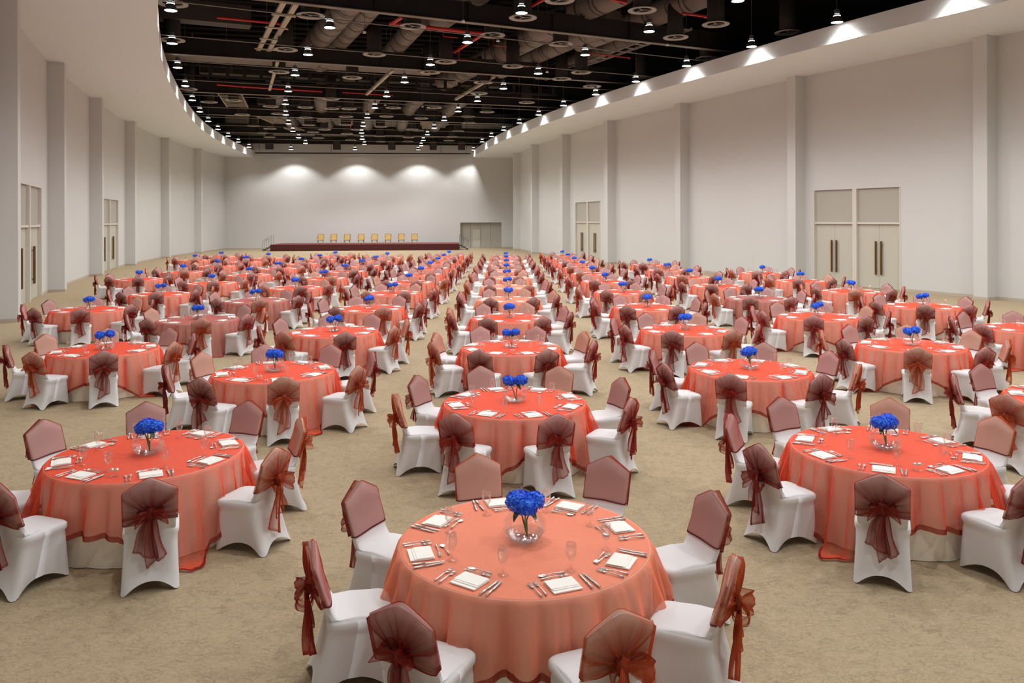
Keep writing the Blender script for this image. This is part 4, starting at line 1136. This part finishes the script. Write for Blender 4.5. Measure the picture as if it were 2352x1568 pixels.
CLOTHC = {(0, 0): ('coral', 0), (-1, .5): ('redcoral', 0), (1, .5): ('redcoral', 0), (0, 1): ('redcoral', 1), (-1, 1.5): ('redcoral', 0), (1, 1.5): ('redcoral', 2),
          (-2, 3): ('mauvecloth', 0), (-2, 2): ('redcoral', 1), (-3, 3.5): ('redcoral', 0)}
CWORD = {'coral': 'pale coral', 'redcoral': 'red coral', 'mauvecloth': 'dusty coral'}

far_seats = []
chair_n = 0
seat_list = []
NCHAIR, NDETAIL, NPLACE, NCUT = 300, 104, 300, 96
def seatframe(t, deg, r):
    a = math.radians(deg + t['ph']); return t['x'] + r * math.cos(a), t['y'] + r * math.sin(a), a
for ti, t in enumerate(tables):
    key = (t['c'], t['r'])
    m_, ov = CLOTHC.get(key, (None, rnd.randrange(4)))
    if m_ is None: m_ = 'mauvecloth' if rnd.random() < 0.05 else ('coral' if t['c'] == 0 and rnd.random() < 0.4 else 'redcoral')
    root = bpy.data.objects.new('banquet_table', None); COL.objects.link(root); root.location = (t['x'], t['y'], 0)
    tag(root, 'round banquet table in floor-length ivory cloth, ' + t['name'], 'table', 'round banquet tables')
    o = link('floor_cloth', SKIRT[ti % 2], root, rz=rnd.uniform(0, 6)); link('table_board', BOARD, root)
    for k in range(4): link('leg', TLEG, root, (0.55 * math.cos(0.8 + k * PI / 2), 0.55 * math.sin(0.8 + k * PI / 2), 0))
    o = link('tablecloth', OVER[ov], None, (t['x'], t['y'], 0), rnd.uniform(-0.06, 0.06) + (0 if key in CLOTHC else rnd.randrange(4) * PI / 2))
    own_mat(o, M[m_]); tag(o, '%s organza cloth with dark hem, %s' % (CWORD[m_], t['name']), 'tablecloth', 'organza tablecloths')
    # centrepiece
    ak = {(0, 0): 0, (-1, .5): 1, (1, .5): 3, (0, 1): 2, (-1, 1.5): 3, (1, 1.5): 1, (0, 2): 2}.get(key, rnd.randrange(4))
    v = bpy.data.objects.new('glass_vase', None); COL.objects.link(v); v.location = (t['x'], t['y'], TZ + 0.002)
    tag(v, 'clear fishbowl vase part full of water, ' + t['name'], 'vase', 'fishbowl vases')
    link('glass_bowl', BOWL, v); link('water', WATER, v)
    f_ = bpy.data.objects.new('hydrangea', None); COL.objects.link(f_); f_.location = (t['x'], t['y'], TZ + 0.006)
    f_.rotation_euler = (0, 0, rnd.uniform(-0.5, 0.5) if key not in ((0, 0),) else 0.0)
    tag(f_, 'bright blue hydrangea blooms in the fishbowl vase, ' + t['name'], 'flowers', 'blue hydrangeas')
    for k, (h, x, y, z, tl) in enumerate(ARR[ak]):
        o = link('flower_head', HEADS[h], f_, (x, y, z)); o.rotation_euler = (0.1, -tl, rnd.uniform(0, 6)) if False else (0.1 * (k - 1), tl * -1, rnd.uniform(0, 6))
        link('stem', ARRST[ak][k], f_)
    if ti < 40:
        for k in range(2):
            o = link('leaf', LEAF, f_, (-0.02 + 0.04 * k, -0.01, 0.235)); o.rotation_euler = (-0.3, 0, 2.2 + k * 2.0 + rnd.uniform(-.4, .4))
    if key in ((-1, .5), (1, .5), (-1, 1.5), (0, 2), (-2, 2), (2, 2)):
        for nm, da, q in (('salt_shaker', -92, 0), ('pepper_shaker', -88.5, 1)):
            x, y, a = seatframe(t, da, 0.70)
            s_ = bpy.data.objects.new(nm, None); COL.objects.link(s_); s_.location = (x, y, TZ + 0.002)
            tag(s_, 'small glass %s with steel cap, %s' % (nm.replace('_', ' '), t['name']), 'shaker', 'salt and pepper shakers')
            link('shaker_body', SHB, s_); link('shaker_cap', SHC, s_)
    for deg, sname in SEATS: seat_list.append((t, deg, sname, key))

def vis_key(s):
    t, deg, sname, key = s
    x, y, a = seatframe(t, deg, 1.22)
    px = CX + F * x / max(y, 0.5)
    return math.hypot(x, y) + (0 if -60 < px < 2412 else 100)
seat_list.sort(key=vis_key)
far_chair, far_place, far_cut = [], [], []
for si, s in enumerate(seat_list):
    t, deg, sname, key = s
    jr = rnd.uniform(-2.5, 2.5); jd = rnd.uniform(-0.03, 0.03)
    x, y, a = seatframe(t, deg + jr, 1.235 + jd)
    rz = a + PI / 2 + math.radians(rnd.uniform(-4, 4))
    bc = BOWC.get((sname, key)) or rnd.choices(('maroon', 'crimson', 'rust'), (0.5, 0.25, 0.25))[0]
    bk = BOWK.get((sname, key), rnd.randrange(4))
    if si < NCHAIR:
        r = bpy.data.objects.new('banquet_chair', None); COL.objects.link(r); r.location = (x, y, 0); r.rotation_euler = (0, 0, rz)
        tag(r, 'white covered chair with %s organza bow, %s seat, %s' % (bc, sname, t['name']), 'chair', 'white covered banquet chairs')
        link('chair_cover', COVER, r)
        B = BOWME[bk]
        if si < NDETAIL:
            sa = link('sash', B['sash'], r); own_mat(sa, M[bc]); sa['label'] = bc + ' organza sash'
            own_mat(link('knot', B['knot'], sa), M[bc])
            for q in B['loops']: own_mat(link('bow_loop', q, sa), M[bc])
            for q in B['tails']: own_mat(link('sash_tail', q, sa), M[bc])
        else:
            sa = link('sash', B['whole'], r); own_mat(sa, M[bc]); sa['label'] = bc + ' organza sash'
    else: far_chair.append((x, y, rz, bc, bk))
    # place setting, in the seat's own frame (out = away from the table centre, rt = the diner's right)
    ca, sa_ = math.cos(a), math.sin(a)
    def pos(out, rt): return (t['x'] + ca * out - sa_ * rt, t['y'] + sa_ * out + ca * rt, TZ + 0.003)
    jit = lambda q: rnd.uniform(-q, q)
    where = ' at %s seat, %s' % (sname, t['name'])
    face = a + PI / 2       # local +y points to the table centre
    np_, gp = pos(0.77 + jit(.01), jit(.015)), pos(0.575 + jit(.015), 0.13 + jit(.02))
    if si < NPLACE:
        o = link('napkin', NAPKIN, None, np_, face + jit(0.12)); tag(o, 'white folded napkin' + where, 'napkin', 'folded white napkins')
        o = link('water_goblet', GOBLET, None, gp); tag(o, 'empty stemmed water goblet' + where, 'glass', 'water goblets')
    else: far_place.append((np_, face, gp))
    cut = [('fork', FORK, 'outer silver fork left of napkin', 'fork', 0.765, -0.205, 0), ('fork', FORK, 'inner silver fork left of napkin', 'fork', 0.765, -0.165, 0),
           ('knife', KNIFE, 'inner silver knife right of napkin', 'knife', 0.765, 0.155, 0), ('knife', KNIFE, 'outer silver knife right of napkin', 'knife', 0.765, 0.19, 0),
           ('dessert_spoon', SPOON, 'silver dessert spoon above napkin', 'spoon', 0.60, -0.02, PI / 2), ('fork', FORK, 'silver dessert fork above napkin', 'fork', 0.635, -0.02, -PI / 2)]
    for nm, me, lab, cat, out, rt, rr in cut:
        p = pos(out + jit(.012), rt + jit(.004)); ang = face + rr + jit(0.1)
        if si < NCUT: o = link(nm, me, None, p, ang); tag(o, lab + where, cat, 'silver %ss' % cat)
        else: far_cut.append((p, ang, nm))

# ------------------------------------------------------------------ the far seats, past the countable three hundred
def merged(name, protos, places, mats, label, cat):
    """protos: list of MB; places: (proto index, x, y, z, rz, material offset)"""
    V, Fi, Ml, D = [], [], [], []
    base = 0
    for pi, x, y, z, rz, mo in places:
        P = protos[pi]
        if not hasattr(P, 'np'):
            P.np = np.array(P.v, dtype=float); P.nf = P.f
        c, s = math.cos(rz), math.sin(rz)
        q = np.empty_like(P.np); q[:, 0] = P.np[:, 0] * c - P.np[:, 1] * s + x; q[:, 1] = P.np[:, 0] * s + P.np[:, 1] * c + y; q[:, 2] = P.np[:, 2] + z
        V.append(q); Fi.extend(tuple(i + base for i in f) for f in P.nf); Ml.extend([k + mo for k in P.m]); D.append(np.array(P.d)); base += len(P.np)
    V = np.concatenate(V)
    me = bpy.data.meshes.new(name)
    me.from_pydata(V.tolist(), [], Fi)
    for m_ in mats: me.materials.append(m_)
    me.polygons.foreach_set('material_index', Ml); me.polygons.foreach_set('use_smooth', [True] * len(Fi))
    at = me.attributes.new('layers_fold_shade', 'FLOAT', 'POINT'); at.data.foreach_set('value', np.concatenate(D))
    me.update()
    o = link(name, me); tag(o, label, cat, None, 'stuff'); return o
if far_chair:
    cv = cover_mesh('c', 24, 4, 3)
    sashes = []
    for s, B in enumerate(BOWS):
        m2 = MB(); sleeve(m2, n=24, rows=3, seed=s); gathered(m2, seed=s + 3, na=24, nr=5); knot_mb(m2, s)
        for k, (a, L, w_) in enumerate(B['loops']): loop_mb(m2, a, L, w_, 10 * s + k)
        for k, (x, L, w_, sl) in enumerate(B['tails']): tail_mb(m2, x, L, w_, 50 + 10 * s + k, 0, sl)
        sashes.append(m2)
    pl = []
    mi = {'maroon': 1, 'crimson': 2, 'rust': 3}
    for x, y, rz, bc, bk in far_chair:
        pl.append((0, x, y, 0, rz, 0)); pl.append((1 + bk, x, y, 0, rz, mi[bc]))
    merged('covered_chair_rows', [cv] + sashes, pl, [M['spandex'], M['maroon'], M['crimson'], M['rust']], 'distant rows of white covered chairs with organza bows before the stage', 'chairs')
if far_place:
    nb = MB(); nb.box((0, 0, 0.007), (0.2, 0.17, 0.014))
    merged('napkins', [nb], [(0, p[0], p[1], p[2], f, 0) for p, f, g in far_place], [M['napkin']], 'folded white napkins on the distant tables', 'napkins')
    gb = goblet(8)
    merged('goblets', [gb], [(0, g[0], g[1], g[2], 0, 0) for p, f, g in far_place], [M['glass']], 'water goblets on the distant tables', 'glasses')
fc = [c for c in far_cut if c[0][1] < 40]
if fc:
    b1 = MB(); b1.box((0, -0.03, 0.006), (0.007, 0.13, 0.005)); b1.box((0, 0.065, 0.007), (0.024, 0.06, 0.004))
    merged('cutlery', [b1], [(0, p[0], p[1], p[2], a, 0) for p, a, nm in fc], [M['steel']], 'silver cutlery on the tables behind the front ones', 'cutlery')
